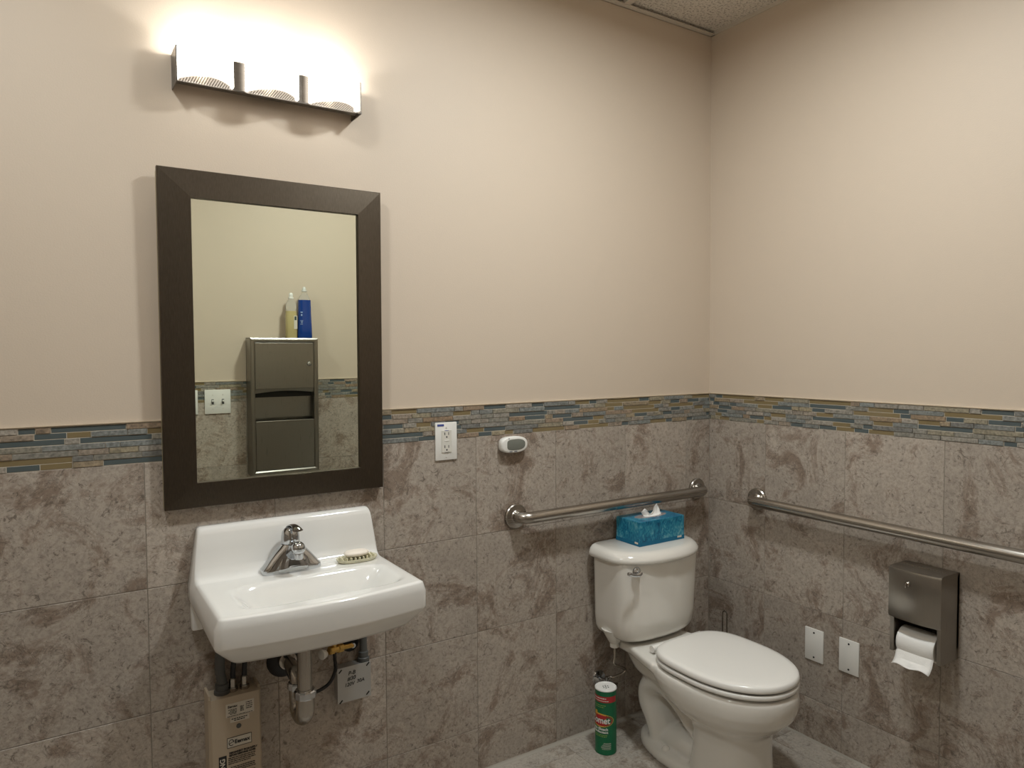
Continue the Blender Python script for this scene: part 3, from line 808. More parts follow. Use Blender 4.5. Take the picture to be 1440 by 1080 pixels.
# ------------------------------------------------------------------ thermometer
th = thing('digital_thermometer', 'small white oval digital thermometer on the tile wall above the grab bar', 'thermometer', (-.930, 0, 1.01))
def stad(cx, cz, hx, hz, y, rot=.0, m=40, n=3.0):
    out = []
    for k in range(m):
        t = 2*PI*k/m; c, s = math.cos(t), math.sin(t)
        # right end rounder than the left
        nn = n if c < 0 else 2.5
        out.append((cx+hx*abs(c)**(2/nn)*(1 if c >= 0 else -1), y, cz+hz*abs(s)**(2/nn)*(1 if s >= 0 else -1)))
    return out
tx, tz = -.926, 1.0345
bm = bmesh.new(); bm_loft(bm, [stad(tx, tz, .050*k, .0262*k, y) for y, k in ((-.009, .9), (-.011, .97), (-.020, 1.0), (-.030, .99), (-.034, .93), (-.035, .85))]); finish('case', bm, M['white'], th, ang=60)
bm = bmesh.new(); bm_loft(bm, [stad(tx+.004, tz+.0005, .034*k, .0175*k, y, n=4) for y, k in ((-.0345, 1), (-.0356, 1), (-.0358, .97))]); finish('screen', bm, M['lcd'], th)
mb = mat('thermometer_button', (.13, .14, .17), .4)
for x in (-.942, -.924): box('button', (x-.0055, x+.0055, -.0358, -.034, tz-.0225, tz-.0195), mb, th, bev=.0006)
box('sensor_mark', (-.952, -.946, -.0358, -.034, tz+.0195, tz+.0215), mb, th, bev=.0004)

# ------------------------------------------------------------------ grab bars
def grab(name, label, P, u0, u1, z):
    c = Vector(P((u0+u1)/2, z, .009)); g = thing(name, label, 'grab bar', c)
    s = 1 if u1 > u0 else -1; off = .060; r = .030
    p = [P(u0, z, .014), P(u0, z, off-r)]
    for k in range(1, 9):
        a = PI/2*k/8; p.append(P(u0+s*r*(1-math.cos(a)), z, off-r+r*math.sin(a)))
    for k in range(1, 8): p.append(P(u0+s*r+(u1-u0-2*s*r)*k/8, z, off))
    for k in range(0, 9):
        a = PI/2*k/8; p.append(P(u1-s*r+s*r*math.sin(a), z, off-r+r*math.cos(a)))
    p += [P(u1, z, .014)]
    bm = bmesh.new(); bm_tube(bm, p, .0185, 32); finish('bar', bm, M['steelh'], g, ang=60)
    n = Vector(P(0, 0, 1))-Vector(P(0, 0, 0))
    for u in (u0, u1):
        bm = bmesh.new(); bm_lathe(bm, P(u, z, .0088), [(.0395, 0), (.040, .002), (.040, .008), (.037, .0115), (.022, .0135), (.019, .017)], n, 40); finish('flange', bm, M['steelh'], g)
grab('grab_bar', 'brushed steel grab bar behind the toilet on the back wall', onA, -.912, -.082, .8010)
grab('grab_bar', 'brushed steel grab bar on the right wall above the paper dispenser', onB, -.2400, -1.154, .7900)

# ------------------------------------------------------------------ toilet
CX = -.430
tl = thing('toilet', 'off-white two piece toilet with closed lid in the corner', 'toilet', (CX, -.35, 0))
def egg(z, yb, yf_, hwid, n=48, pb=2.6, pf=2.15, cx=None, split=.42):
    cx = CX if cx is None else cx
    yc = yb + (yf_-yb)*split; out = []
    for k in range(n):
        t = 2*PI*k/n; c, s = math.cos(t), math.sin(t)
        p = pb if s > 0 else pf
        x = hwid*abs(c)**(2/p)*(1 if c >= 0 else -1)
        y = yc + ((yb-yc) if s > 0 else (yc-yf_))*abs(s)**(2/p)*(1 if s > 0 else -1)
        out.append((cx+x, y, z))
    return out
bm = bmesh.new()
bm_loft(bm, [egg(*a) for a in ((.0, -.36, -.612, .118), (.06, -.37, -.606, .113), (.12, -.38, -.602, .109), (.165, -.38, -.602, .108), (.192, -.37, -.606, .112), (.212, -.35, -.622, .126), (.232, -.32, -.648, .147), (.256, -.285, -.670, .164), (.282, -.25, -.682, .173), (.308, -.23, -.685, .176), (.327, -.225, -.684, .175), (.337, -.225, -.680, .171), (.3415, -.230, -.670, .162), (.337, -.29, -.620, .115), (.30, -.31, -.610, .105), (.24, -.38, -.56, .07))])
# tank deck
def deck(z, k=0): return [(CX+x, y, z) for x, y in ((-.118+k, -.035), (-.125+k, -.15), (-.150+k, -.24), (-.165+k, -.30), (-.12, -.36), (.12, -.36), (.165-k, -.30), (.150-k, -.24), (.125-k, -.15), (.118-k, -.035))]
bm_loft(bm, [deck(.310, .012), deck(.320, .002), deck(.338), deck(.346, .005)])
# neck under the deck
bm_loft(bm, [egg(z, a, b, w, 32, 2.6, 2.6, split=.5) for z, a, b, w in ((.315, -.05, -.33, .108), (.28, -.07, -.34, .100), (.25, -.09, -.35, .090), (.225, -.12, -.34, .070), (.20, -.15, -.33, .05))])
# trapway coil showing on both flanks
tr_ = smooth_path([(CX, -.44, .10), (CX, -.37, .155), (CX, -.30, .205), (CX, -.225, .225), (CX, -.170, .195), (CX, -.165, .145), (CX, -.195, .10), (CX, -.215, .05), (CX, -.215, .0)], 5)
bm_tube(bm, tr_, .046, 24, sx=1.75)
bm_tube(bm, smooth_path([(CX, -.43, .03), (CX, -.33, .06), (CX, -.22, .03)], 6), .045, 20, sx=1.6)
# foot
bm_loft(bm, [egg(z, a, b, w, 40, 2.2, 2.2, split=.5) for z, a, b, w in ((0, -.112, -.585, .113), (.022, -.112, -.585, .113), (.034, -.118, -.580, .107), (.040, -.135, -.57, .09))])
bo = finish('bowl', bm, M['bisc'], tl, ang=180)
md = bo.modifiers.new('remesh', 'REMESH'); md.mode = 'VOXEL'; md.voxel_size = .0045; md.use_smooth_shade = True
md = bo.modifiers.new('smooth', 'SMOOTH'); md.factor = .5; md.iterations = 10
bm = bmesh.new(); bm_lathe(bm, (CX-.082, -.285, .033), [(.0145, 0), (.014, .006), (.010, .013), (.004, .016), (.001, .0165)], seg=24); finish('bolt_cap', bm, M['bisc'], bo)
# seat and lid
def seatring(z, k, hwid=.170, yb=-.262, yf_=-.682): return egg(z, yb-k, yf_+k, hwid-k, 56, 3.4, 2.15, split=.45)
def shell(name, rings):
    bm = bmesh.new(); R = [[bm.verts.new(c) for c in q] for q in rings]; n = len(R[0])
    for A, B in zip(R, R[1:]+R[:1]):
        for k in range(n): bm.faces.new((A[k], A[(k+1) % n], B[(k+1) % n], B[k]))
    return finish(name, bm, M['seat'], tl, ang=60)
shell('seat', [seatring(.3480, .006), seatring(.3480, .001), seatring(.3495, .0), seatring(.3590, .0), seatring(.3610, .002), seatring(.3605, .012), seatring(.356, .040), seatring(.352, .055), seatring(.349, .052), seatring(.353, .040), seatring(.356, .012)])
bm = bmesh.new()
bm_loft(bm, [seatring(.384, .06), seatring(.382, .010), seatring(.3685, .006), seatring(.3680, .001), seatring(.3695, .0), seatring(.374, .0), seatring(.382, .001), seatring(.3865, .006), seatring(.3885, .020), seatring(.3895, .06)]); finish('seat_lid', bm, M['seat'], tl, ang=60)
for s in (-1, 1):
    bm = bmesh.new(); bm_tube(bm, [(CX+s*.060, -.250, .362), (CX+s*.112, -.250, .362)], .0115, 18); bm_box(bm, CX+s*.086-.018, CX+s*.086+.018, -.262, -.236, .345, .358, .004); finish('hinge', bm, M['seat'], tl, ang=50)
# tank
def tank(z, hwid, yb, yf_, bow, n=60, p=5.0):
    yc = (yb+yf_)/2; d_ = (yb-yf_)/2; out = []
    for k in range(n):
        t = 2*PI*k/n; c, s = math.cos(t), math.sin(t)
        pp = 10 if s > 0 else p
        x = hwid*abs(c)**(2/pp)*(1 if c >= 0 else -1); y = yc+d_*abs(s)**(2/pp)*(1 if s > 0 else -1)
        if s <= 0: y -= bow*(1-(x/hwid)**2)
        out.append((CX+x, y, z))
    return out
bm = bmesh.new()
bm_loft(bm, [tank(z, w, -.022, f, b) for z, w, f, b in ((.352, .105, -.140, .012), (.3545, .130, -.158, .016), (.362, .150, -.172, .020), (.374, .163, -.180, .023), (.392, .171, -.185, .024), (.43, .175, -.188, .025), (.55, .178, -.192, .027), (.636, .181, -.195, .028))])
tk = finish('tank', bm, M['bisc'], tl, ang=60)
bm = bmesh.new(); bm_lathe(bm, (CX-.136, -.095, .338), [(.016, 0), (.022, .006), (.034, .028), (.045, .05)], seg=24); finish('valve_boss', bm, M['bisc'], tk)
bm = bmesh.new()
bm_loft(bm, [tank(z, w, -.014, f, b, p=2.8) for z, w, f, b in ((.630, .186, -.198, .028), (.631, .194, -.206, .030), (.637, .198, -.211, .031), (.646, .197, -.209, .031), (.658, .191, -.201, .030), (.6650, .182, -.191, .029), (.668, .170, -.178, .027))])
ld = finish('tank_lid', bm, M['bisc'], tl, ang=60)
# flush lever
fx, fyy, fz = -.572, -.213, .612
bm = bmesh.new(); bm_lathe(bm, (fx, fyy+.006, fz), [(.014, 0), (.016, .004), (.014, .010), (.008, .016), (.007, .024)], (-.12, -1, 0), 24)
bm_tube(bm, smooth_path([(fx, fyy-.014, fz), (fx-.012, fyy-.018, fz-.004), (fx-.030, fyy-.018, fz-.002), (fx-.052, fyy-.014, fz+.006)], 5), [.009, .0088, .0085, .008, .0075, .007, .0066, .0063, .006, .006, .006, .006, .0062, .0064, .0064, .005], 14)
finish('flush_lever', bm, M['chrome'], tk, ang=60)
# water supply of the toilet
sp_ = thing('toilet_supply_valve', 'chrome angle stop and supply tube on the wall behind the cleanser can', 'valve', (-.580, 0, .16))
bm = bmesh.new(); bm_lathe(bm, (CX-.136, -.095, .322), [(.013, 0), (.016, .002), (.016, .017), (.012, .019)], seg=10); finish('coupling_nut', bm, M['offw'], sp_, ang=20)
bm = bmesh.new(); bm_tube(bm, smooth_path([(CX-.136, -.095, .324), (CX-.136, -.095, .29), (CX-.135, -.092, .262), (CX-.095, -.088, .238), (CX-.078, -.085, .224), (CX-.09, -.08, .212), (CX-.125, -.072, .205), (-.560, -.062, .205), (-.565, -.058, .195)], 6), .0045, 12); finish('supply_tube', bm, M['dchrome'], sp_)
bm = bmesh.new(); bm_lathe(bm, (-.565, -.0095, .182), [(.028, 0), (.026, -.004), (.012, -.008), (.008, -.010), (.008, -.034), (.012, -.036), (.012, -.062), (.008, -.064), (.006, -.075)], (0, 1, 0), 20)
bm_tube(bm, [(-.565, -.058, .182), (-.565, -.058, .204)], .008, 12); finish('valve_body', bm, M['chrome'], sp_)
bm = bmesh.new(); bm_loft(bm, [sup(-.565, -.088, .019*k, .0095*k, .180+h*0, 2) for k, h in ((1, 0),)]*1 + [sup(-.565, -.088, .019, .0095, .190, 2)]); finish('valve_handle', bm, M['dchrome'], sp_)

# ------------------------------------------------------------------ tissue box
bx0, bx1, by0, by1, bz0, bz1 = -.502, -.292, -.150, -.030, .6682, .752
tb = thing('tissue_box', 'blue patterned tissue box on the toilet tank lid', 'tissue box', ((bx0+bx1)/2, (by0+by1)/2, bz0))
bm = bmesh.new()
bm_box(bm, bx0, bx1, by0, by1, bz0, bz1-.0005, .0012, 1)
cb = finish('carton', bm, M['carton'], tb, smooth=False)
bm = bmesh.new(); e = .0005
bm_loft(bm, [[(bx0-e, by0-e, z), (bx1+e, by0-e, z), (bx1+e, by1+e, z), (bx0-e, by1+e, z)] for z in (bz0+.0003, bz0+.014)], cap=False); finish('carton_band', bm, M['cartonband'], tb, smooth=False)
for c in ((bx1-.034, bx1-.014, by0-.0012, by0-.0004, bz0+.0075, bz0+.0135), (bx0-.0012, bx0-.0004, by0+.008, by0+.024, bz0+.0075, bz0+.0135)): box('brand_patch', c, M['label'], cb, smooth=False)
bcx, bcy = (bx0+bx1)/2, (by0+by1)/2
bm = bmesh.new(); bm_loft(bm, [sup(bcx, bcy, .070*k, .024*k, z, 2.4, 40) for z, k in ((bz1-.0006, 1), (bz1+.0004, 1), (bz1+.0004, .9))]); finish('opening_film', bm, mat('opening_film_plastic', (.30, .27, .28), .15, coat=.5), tb)
# tissue: one crumpled sheet pulled up into two points
bm = bmesh.new(); rows_ = []
NU, NV = 28, 9
def tis(a, t):
    env = .16+.84*max(0, 1-abs(a-.45)/.42)**.8 if a > 0.03 else .16+.50*max(0, 1-abs(a+.72)/.42)**.9
    hgt = .040*env*t
    wid = .036+.010*t*(1 if a < 0 else .25)
    return (bcx+.008+a*wid+.004*t*math.sin(a*3), bcy+.009*math.sin(a*4.2+.4)*(1-.35*t)-.010*t*math.cos(a*2.2)*env+.0015*math.sin(a*19+t*3), bz1+.0010+hgt)
for j in range(NV):
    rows_.append([bm.verts.new(tis(-1+2*k/(NU-1), j/(NV-1))) for k in range(NU)])
# skirt spreading over the opening
sk_ = [bm.verts.new((bcx+.004+(-1+2*k/(NU-1))*.036, bcy-.016*math.sqrt(max(0, 1-(-1+2*k/(NU-1))**2))-.001, bz1+.0012)) for k in range(NU)]
rows_.insert(0, sk_)
for A, B in zip(rows_, rows_[1:]):
    for k in range(NU-1): bm.faces.new((A[k], A[k+1], B[k+1], B[k]))
ti = finish('tissue', bm, M['paper'], tb, ang=40)
md = ti.modifiers.new('thick', 'SOLIDIFY'); md.thickness = .0008

# ------------------------------------------------------------------ cleanser can
KX, KY, KR, KH = -.633, -.128, .0355, .216
cn = thing('cleanser_can', 'green cardboard can of scouring powder on the floor beside the toilet', 'can', (KX, KY, 0))
bm = bmesh.new(); bm_lathe(bm, (KX, KY, 0), [(KR-.002, .0), (KR+.0006, .0008), (KR+.0006, .003), (KR, .004), (KR, KH-.006), (KR-.0005, KH-.004), (KR-.001, KH-.002)], seg=64); finish('can_body', bm, M['green'], cn)
bm = bmesh.new(); bm_lathe(bm, (KX, KY, KH-.004), [(KR+.0006, 0), (KR+.0008, .003), (KR-.001, .0048), (KR-.003, .004), (KR-.005, .0022), (.001, .0022)], seg=64); finish('can_lid', bm, M['cap'], cn)
bm = bmesh.new()
for dx, dy in ((0, 0), (.007, .001), (-.007, -.001), (.0035, .006), (-.0035, .006), (.0035, -.006), (-.0035, -.006)):
    bm_lathe(bm, (KX+dx*1.3, KY+dy*1.3, KH-.0018), [(.0024, 0), (.0024, .0004)], seg=10)
finish('shaker_holes', bm, M['ink'], cn, smooth=False)
A0 = math.atan2(-1.93-KY, -2.16-KX) - math.radians(36)   # label centre a little left of the side facing the door
def cyl(r): return lambda c: (KX+(r+c.z)*math.cos(A0+c.x/KR), KY+(r+c.z)*math.sin(A0+c.x/KR), c.y)
def wrap_patch(bm, u0, u1, z0, z1, r, n=24):
    f = cyl(r); a = [bm.verts.new(f(Vector((u0+(u1-u0)*k/n, z0, 0)))) for k in range(n+1)]; b = [bm.verts.new(f(Vector((u0+(u1-u0)*k/n, z1, 0)))) for k in range(n+1)]
    for k in range(n): bm.faces.new((a[k], a[k+1], b[k+1], b[k]))
def wrap_oval(bm, z, hu, hz, r, cu=0, tilt=0.0):
    f = cyl(r); m = 40; c = bm.verts.new(f(Vector((cu, z, 0)))); prev = None; R1 = []; R2 = []
    for k in range(m):
        t_ = 2*PI*k/m; x, y = hu*math.cos(t_), hz*math.sin(t_)
        R2.append(bm.verts.new(f(Vector((cu+x, z+y+x*tilt, 0))))); R1.append(bm.verts.new(f(Vector((cu+x*.5, z+y*.5+x*.5*tilt, 0)))))
    for k in range(m):
        j = (k+1) % m; bm.faces.new((c, R1[k], R1[j])); bm.faces.new((R1[k], R2[k], R2[j], R1[j]))
bm = bmesh.new(); wrap_patch(bm, -.052, .062, .176, .196, KR+.0004); finish('red_band', bm, M['red'], cn)
bm = bmesh.new(); wrap_oval(bm, .116, .050, .0225, KR+.0004); wrap_patch(bm, -.020, -.008, .130, .146, KR+.00045); finish('logo_border', bm, M['gold'], cn)
bm = bmesh.new(); wrap_oval(bm, .116, .0455, .0185, KR+.0008); finish('logo_oval', bm, M['red'], cn)
def cyltext(s, size, z, width, r, bold=0, cu=0, dz=0, sh=0):
    f = cyl(r)
    b_ = text_bm(s, size, lambda c: c, .0001, bold=bold, width=width, shear=sh)
    bmesh.ops.subdivide_edges(b_, edges=[e_ for e_ in b_.edges if e_.calc_length() > .006], cuts=2)
    for v_ in b_.verts: v_.co = Vector(f(Vector((v_.co.x+cu, v_.co.y+z, v_.co.z))))
    return b_
bm = cyltext('Comet', .030, .1155, .072, KR+.0012, bold=.0006)
finish('logo_lettering', bm, M['cap'], cn, smooth=False)
bm = cyltext('with Bleach', .0125, .087, .060, KR+.0006, bold=.0003)
bm_join(bm, cyltext('Disinfectant', .0105, .077, .060, KR+.0006, bold=.0003))
finish('bleach_lettering', bm, M['cap'], cn, smooth=False)
bm = bmesh.new()
rq = random.Random(8)
for z, w, hgt in ((.1895, .050, .0036), (.1815, .062, .0028)):
    x = -w/2
    while x < w/2: l = rq.uniform(.004, .009); wrap_patch(bm, x, min(w/2, x+l-.0015), z-hgt/2, z+hgt/2, KR+.0007, 3); x += l
for z, w, hgt in ((.040, .016, .0014), (.036, .018, .0014), (.032, .020, .0014), (.028, .022, .0014), (.024, .022, .0014), (.020, .020, .0014)):
    wrap_patch(bm, .040-w*1.5, .040, z, z+hgt*.7, KR+.0005, 6)
finish('fine_print', bm, M['offw'], cn, smooth=False)['kind'] = 'stuff'
bm = bmesh.new()
for z, w in ((.165, .044), (.159, .034), (.066, .055), (.061, .050)):
    x = -w/2
    while x < w/2: l = rq.uniform(.004, .008); wrap_patch(bm, x, min(w/2, x+l-.0015), z, z+.0022, KR+.0005, 3); x += l
finish('lime_print', bm, M['lime'], cn, smooth=False)['kind'] = 'stuff'

# ------------------------------------------------------------------ toilet brush in its stand, only its wire loop shows
tbx, tby = -.095, -.165
br = thing('toilet_brush_stand', 'thin chrome wire loop handle standing behind the toilet seat', 'toilet brush', (tbx, tby, 0))
bm = bmesh.new()
hz_ = .362; lp = [(tbx, tby+.010, .20), (tbx, tby+.010, hz_)] + [(tbx, tby+.010*math.cos(a), hz_+.010*math.sin(a)) for a in [PI*k/8 for k in range(1, 8)]] + [(tbx, tby-.010, hz_), (tbx, tby-.010, .20)]
bm_tube(bm, lp, .0022, 10); finish('wire_handle', bm, mat('dark_wire', (.22, .20, .17), .25, 1.0), br)
bm = bmesh.new(); bm_lathe(bm, (tbx, tby, 0), [(.045, 0), (.048, .004), (.048, .12), (.044, .125), (.044, .01)], seg=32); finish('holder', bm, M['white'], br)
bm = bmesh.new(); bm_lathe(bm, (tbx, tby, .10), [(.012, 0), (.014, .01), (.012, .10), (.006, .106)], seg=20); finish('brush_head', bm, M['white'], br)

# ------------------------------------------------------------------ blank plates
def blank(yc, z0, label):
    p = thing('blank_wall_plate', label, 'wall plate', (0, yc, z0), 'blank white wall plates')
    bm = bmesh.new(); plate(bm, onB, yc-.0345, yc+.0345, z0, z0+.1105); cp_ = finish('cover_plate', bm, M['white'], p)
    for dz in (.0135, .097):
        bm = bmesh.new(); bm_lathe(bm, (-.0146, yc, z0+dz), [(.0032, 0), (.003, .0007), (.001, .0009)], (-1, 0, 0), 14); finish('plate_screw', bm, M['ink'], cp_)
    return p
blank(-.4760, .2780, 'blank white wall plate nearer the toilet, left one of two')
blank(-.6015, .2820, 'blank white wall plate nearer the paper dispenser, right one of two')

# ------------------------------------------------------------------ toilet paper dispenser and roll
dy0, dy1, dz0, dz1, dxf = -.930, -.786, .448, .700, -.112
dp = thing('toilet_paper_dispenser', 'brushed steel toilet paper dispenser on the right wall under the bar', 'paper dispenser', (0, (dy0+dy1)/2, dz0))
bm = bmesh.new()
for y in (dy0, dy1-.012):
    bm_box(bm, dxf+.006, -.009, y, y+.012, dz0, dz1-.004, .0012)
bm_box(bm, -.022, -.009, dy0, dy1, dz0+.03, dz1-.004, .001)
bm_box(bm, dxf+.006, -.009, dy0, dy1, dz1-.010, dz1-.004, .001)
finish('housing', bm, M['steel'], dp, smooth=False)
# bowed front cover with hood top
bm = bmesh.new(); n = 16; rows_ = []
cz0 = dz1-.150
def cov(u, x, z): return (x-.010*(1-u*u), (dy0+dy1)/2+u*.0735, z)
prof_ = [(-.018, dz1-.002), (-.060, dz1-.0005), (dxf+.012, dz1), (dxf+.002, dz1-.003), (dxf-.0005, dz1-.010), (dxf-.001, dz1-.06), (dxf-.001, cz0+.006), (dxf+.002, cz0+.001), (dxf+.008, cz0), (dxf+.012, cz0+.004)]
for x, z in prof_:
    k_ = 1 if x <= dxf+.013 else 0.0
    rows_.append([bm.verts.new((x-(.010*(1-u*u) if k_ else 0), (dy0+dy1)/2+u*.0735, z)) for u in [-1+2*k/n for k in range(n+1)]])
for A, B in zip(rows_, rows_[1:]):
    for k in range(n): bm.faces.new((A[k], A[k+1], B[k+1], B[k]))
# side cheeks
for k in (0, n): bm.faces.new([r[k] for r in rows_])
finish('cover', bm, M['steel'], dp, ang=40)
bm = bmesh.new(); bm_box(bm, -.0625, -.0605, dy0+.010, dy1-.010, dz1-.0006, dz1+.0004); finish('hood_seam', bm, M['dchrome'], dp, smooth=False)
bm = bmesh.new(); lkx = dxf-.0110; lky, lkz = (dy0+dy1)/2+.014, dz1-.040
bm_lathe(bm, (lkx+.003, lky, lkz), [(.008, 0), (.008, .003), (.006, .006), (.003, .008)], (-1, 0, 0), 18); bm_box(bm, lkx-.010, lkx-.004, lky-.002, lky+.002, lkz-.009, lkz+.004, .001); finish('lock', bm, M['dchrome'], dp)
ry, rx_, rz, rr0 = (dy0+dy1)/2, -.068, .480, .040
ro = thing('toilet_roll', 'white toilet paper roll hanging inside the steel dispenser', 'toilet roll', (rx_, ry, rz-rr0))
bm = bmesh.new(); bm_lathe(bm, (rx_, ry-.0525, rz), [(.020, 0), (rr0-.001, 0), (rr0, .001), (rr0, .104), (rr0-.001, .105), (.020, .105), (.020, 0)], (0, 1, 0), 48, cap=False); finish('paper', bm, M['roll'], ro, ang=40)
bm = bmesh.new(); bm_lathe(bm, (rx_, ry-.053, rz), [(.0198, 0), (.0198, .106)], (0, 1, 0), 24, cap=False); finish('core', bm, M['card'], ro)
# loose sheet: runs off the front of the roll and curls back with a folded corner
bm = bmesh.new(); rows_ = []
sheet = [(rx_-rr0*math.cos(a)-.0008, rz+rr0*math.sin(a)) for a in [math.radians(q) for q in (35, 20, 5, -10, -25, -38)]]
sheet = [(rx_-(rr0+.0010)*math.cos(math.radians(q)), rz+(rr0+.0010)*math.sin(math.radians(q))) for q in (40, 20, 0, -18, -32)]
sheet += [(rx_-.040, rz-.030), (rx_-.044, rz-.042), (rx_-.050, rz-.052), (rx_-.056, rz-.058), (rx_-.062, rz-.060)]
for i, (x, z) in enumerate(sheet):
    rows_.append([bm.verts.new((x-.003*(i/9)*math.sin(PI*u)-.002*(i > 6), ry+(-.0525+.105*u), z-(.006 if i > 6 else .001)*math.sin(u*PI)*(-1 if i > 6 else 1)+(.004*math.sin(u*9) if i > 7 else 0))) for u in [k/12 for k in range(13)]])
for A, B in zip(rows_, rows_[1:]):
    for k in range(12): bm.faces.new((A[k], A[k+1], B[k+1], B[k]))
st = finish('loose_sheet', bm, M['paper'], ro, ang=30); md = st.modifiers.new('thick', 'SOLIDIFY'); md.thickness = .0005
bm = bmesh.new()  # spindle inside the core
bm_tube(bm, [(rx_, dy0+.011, rz), (rx_, dy1-.011, rz)], .010, 16); finish('spindle', bm, M['black'], dp)

# ------------------------------------------------------------------ front wall: towel cabinet, bottles, switches (seen in the mirror)
kx0, kx1, kz0, kz1 = -1.357, -1.033, .712, 1.372
kyb, kyf = YF+.009, YF+.100
kc = thing('paper_towel_cabinet', 'brushed steel paper towel dispenser and waste cabinet seen in the mirror', 'cabinet', ((kx0+kx1)/2, YF, kz0))
bm = bmesh.new()
w_ = .020
bm_box(bm, kx0, kx0+.002, kyb, kyf-.004, kz0, kz1); bm_box(bm, kx1-.002, kx1, kyb, kyf-.004, kz0, kz1); bm_box(bm, kx0, kx1, kyb, kyf-.004, kz1-.002, kz1); bm_box(bm, kx0, kx1, kyb, kyf-.004, kz0, kz0+.002); bm_box(bm, kx0, kx1, kyb, kyb+.003, kz0, kz1)
finish('cabinet_body', bm, M['steel'], kc, smooth=False)
bm = bmesh.new()
def ringK(i, y): return [(kx0+i, y, kz0+i), (kx1-i, y, kz0+i), (kx1-i, y, kz1-i), (kx0+i, y, kz1-i)]
ring_frame(bm, [ringK(0, kyf-.006), ringK(0, kyf-.003), ringK(.006, kyf), ringK(.014, kyf), ringK(w_, kyf-.004), ringK(w_, kyf-.010), ringK(.004, kyf-.010)])
finish('face_frame', bm, M['steel'], kc, smooth=False)
dx0, dx1_ = kx0+w_+.002, kx1-w_-.002
box('towel_door', (dx0, dx1_, kyf-.009, kyf-.004, 1.128, kz1-w_-.003), M['steel'], kc, bev=.001, smooth=False)
bm = bmesh.new(); bm_lathe(bm, (dx1_-.022, kyf-.004, 1.246), [(.011, 0), (.011, .003), (.009, .006), (.003, .007)], (0, 1, 0), 20); finish('lock', bm, M['chrome'], kc)
bm = bmesh.new(); bm_box(bm, dx0, dx1_, kyf-.050, kyf-.046, .985, 1.127); finish('towel_recess', bm, M['steel'], kc, smooth=False)
# lip of the towel opening: a dark slot with an arched lower edge
bm = bmesh.new(); n = 20
lo = [(dx0+(dx1_-dx0)*k/n, kyf-.014, 1.092+.012*math.sin(PI*k/n)) for k in range(n+1)]; hi = [(x, y, 1.098+0*z) for x, y, z in lo]
up_ = [(dx0+(dx1_-dx0)*k/n, kyf-.010, 1.127) for k in range(n+1)]; lo2 = [(dx0+(dx1_-dx0)*k/n, kyf-.012, 1.106+.010*math.sin(PI*k/n)) for k in range(n+1)]
a = [bm.verts.new(c) for c in up_]; b = [bm.verts.new(c) for c in lo2]; c_ = [bm.verts.new((x, y-.004, z)) for x, y, z in lo2]
for k in range(n): bm.faces.new((a[k], a[k+1], b[k+1], b[k])); bm.faces.new((b[k], b[k+1], c_[k+1], c_[k]))
finish('towel_slot_lip', bm, M['steel'], kc)
bm = bmesh.new(); bm_box(bm, dx0, dx1_, kyf-.046, kyf-.040, 1.085, 1.125); finish('towel_slot', bm, M['dark'], kc, smooth=False)
bm = bmesh.new(); bm_box(bm, dx0, dx1_, kyf-.009, kyf-.004, kz0+w_+.003, .972, .001); bm_box(bm, dx0, dx1_, kyf-.012, kyf-.002, .966, .973, .002); finish('waste_door', bm, M['steel'], kc, smooth=False)

def bottle(name, label, x, y, hx, hy_, prof2, liquid, zl, capm, cap):
    b = thing(name, label, 'bottle', (x, y, kz1))
    z = kz1+.0003
    bm = bmesh.new(); bm_loft(bm, [sup(x, y, hx*a, hy_*a2, z+h, 3 if h < zl else 2.2, 32) for h, a, a2 in prof2]); finish('bottle_body', bm, M['clearp'], b, ang=60)
    bm = bmesh.new(); pr = [p for p in prof2 if p[0] < zl]; last = pr[-1]
    bm_loft(bm, [sup(x, y, hx*a*1.012, hy_*a2*1.015, z+h-.0002*(h > 0), 3, 32) for h, a, a2 in pr]+[sup(x, y, hx*last[1]*1.012, hy_*last[2]*1.015, z+zl, 3, 32)]); finish('liquid', bm, liquid, b, ang=60)
    bm = bmesh.new(); bm_lathe(bm, (x, y, z), cap, seg=24); finish('cap', bm, capm, b)
    return b, z
b1, z1_ = bottle('soap_bottle', 'clear bottle of yellow soap with white cap, left on the steel cabinet', -1.150, YF+.052, .0275, .019,
       [(0, .92, .92), (.004, 1, 1), (.10, 1.0, 1.0), (.125, .95, .95), (.135, .86, .9), (.150, .98, 1.0), (.165, .92, .95), (.180, .62, .7), (.190, .40, .56), (.196, .40, .56)], M['yliq'], .132, M['white'],
       [(.013, .192), (.0135, .194), (.013, .199), (.009, .201), (.010, .204), (.010, .215), (.006, .221), (.001, .222)])
box('front_label', (-1.142, -1.126, YF+.071, YF+.0722, kz1+.045, kz1+.11), M['label'], b1, smooth=False)
box('label_mark', (-1.139, -1.130, YF+.0722, YF+.0726, kz1+.088, kz1+.106), mat('label_ink_green', (.02, .05, .04), .5), b1, smooth=False)
b2, z2_ = bottle('soap_bottle', 'taller blue dish soap bottle with clear neck, right on the steel cabinet', -1.085, YF+.054, .036, .021,
       [(0, .95, .92), (.004, 1, 1), (.05, .97, 1.0), (.10, .90, .95), (.15, .86, .92), (.186, .84, .9), (.20, .68, .75), (.215, .42, .62), (.228, .30, .50), (.232, .30, .5)], M['bliq'], .188, mat('bottle_cap_clear', (.62, .63, .60), .3),
       [(.0125, .230), (.0145, .231), (.0145, .234), (.010, .236), (.009, .244), (.006, .252), (.001, .253)])
bm = bmesh.new()
for (u0, u1, w0, w1) in ((-1.110, -1.100, .125, .130), (-1.108, -1.102, .110, .118), (-1.112, -1.098, .085, .087), (-1.109, -1.100, .080, .082), (-1.109, -1.100, .075, .077), (-1.112, -1.100, .068, .070)): bm_box(bm, u0, u1, YF+.074, YF+.0755, kz1+w0, kz1+w1)
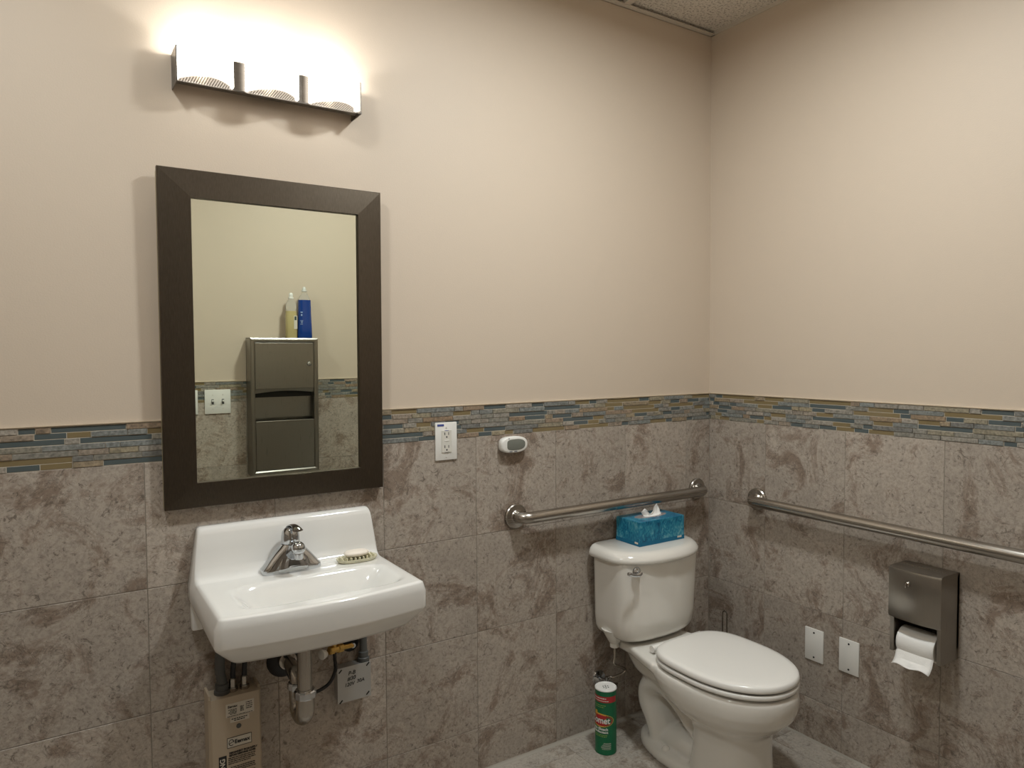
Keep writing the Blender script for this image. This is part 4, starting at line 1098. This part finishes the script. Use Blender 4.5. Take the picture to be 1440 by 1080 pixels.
finish('front_print', bm, M['lblue'], b2, smooth=False)['kind'] = 'stuff'

def switches(xc, gangs, label):
    w = .0365+.0230*(gangs-1)+.0 if gangs > 1 else .035
    w = .058 if gangs == 2 else .035
    s = thing('light_switch', label, 'light switch', (xc, YF, 1.015))
    bm = bmesh.new(); plate(bm, onF, xc-w, xc+w, 1.0125, 1.1265); finish('cover_plate', bm, M['white'], s)
    for k in range(gangs):
        xx = xc+(k-(gangs-1)/2)*.046
        box('toggle_slot', (xx-.0052, xx+.0052, YF+.0140, YF+.0150, 1.057, 1.082), M['grey'], s, smooth=False)
        bm = bmesh.new(); vs2 = bm_box(bm, xx-.0042, xx+.0042, YF+.012, YF+.026, 1.070, 1.078, .001)
        finish('toggle', bm, M['white'], s)
        for dz in (.0245, .0895):
            bm = bmesh.new(); bm_lathe(bm, (xx, YF+.0144, 1.0125+dz), [(.0028, 0), (.0026, .0007), (.001, .0009)], (0, 1, 0), 12); finish('plate_screw', bm, M['offw'], s)
switches(-1.4895, 2, 'white double toggle light switch plate reflected in the mirror, beside the cabinet')
switches(-1.612, 1, 'narrow white single switch plate reflected at the mirror left edge')

# ------------------------------------------------------------------ camera
cam = bpy.data.cameras.new('camera'); co = bpy.data.objects.new('camera', cam); COL.objects.link(co)
yaw, pitch, roll, f = .57313, -.04234, -.00583, 1011.85
F = Vector((math.sin(yaw)*math.cos(pitch), math.cos(yaw)*math.cos(pitch), math.sin(pitch)))
R = Vector((math.cos(yaw), -math.sin(yaw), 0)); U = R.cross(F)
R2 = R*math.cos(roll)+U*math.sin(roll); U2 = -R*math.sin(roll)+U*math.cos(roll)
mw = Matrix((( R2.x, U2.x, -F.x, -2.16294), (R2.y, U2.y, -F.y, -1.93462), (R2.z, U2.z, -F.z, 1.32307), (0, 0, 0, 1)))
co.matrix_world = mw
cam.sensor_width = 36; cam.lens = f/1440*36; cam.clip_start = .02
S.camera = co

# soft fill from an unseen area light in the hallway, no fixture modelled
hl = lamp('hall_fill', 'AREA', (-2.2, -2.5, H-.05), 1.5, (.97, 1, .99), shape='SQUARE', size=.5)

w = bpy.data.worlds.new('world'); S.world = w; w.use_nodes = True
w.node_tree.nodes['Background'].inputs[0].default_value = (.9, .8, .68, 1); w.node_tree.nodes['Background'].inputs[1].default_value = .005
S.view_settings.view_transform = 'Standard'; S.view_settings.look = 'None'; S.view_settings.gamma = 1; S.view_settings.use_curve_mapping = False
S.view_settings.exposure = 0.15
for o in bpy.data.objects:
    if '_w' in o: del o['_w']
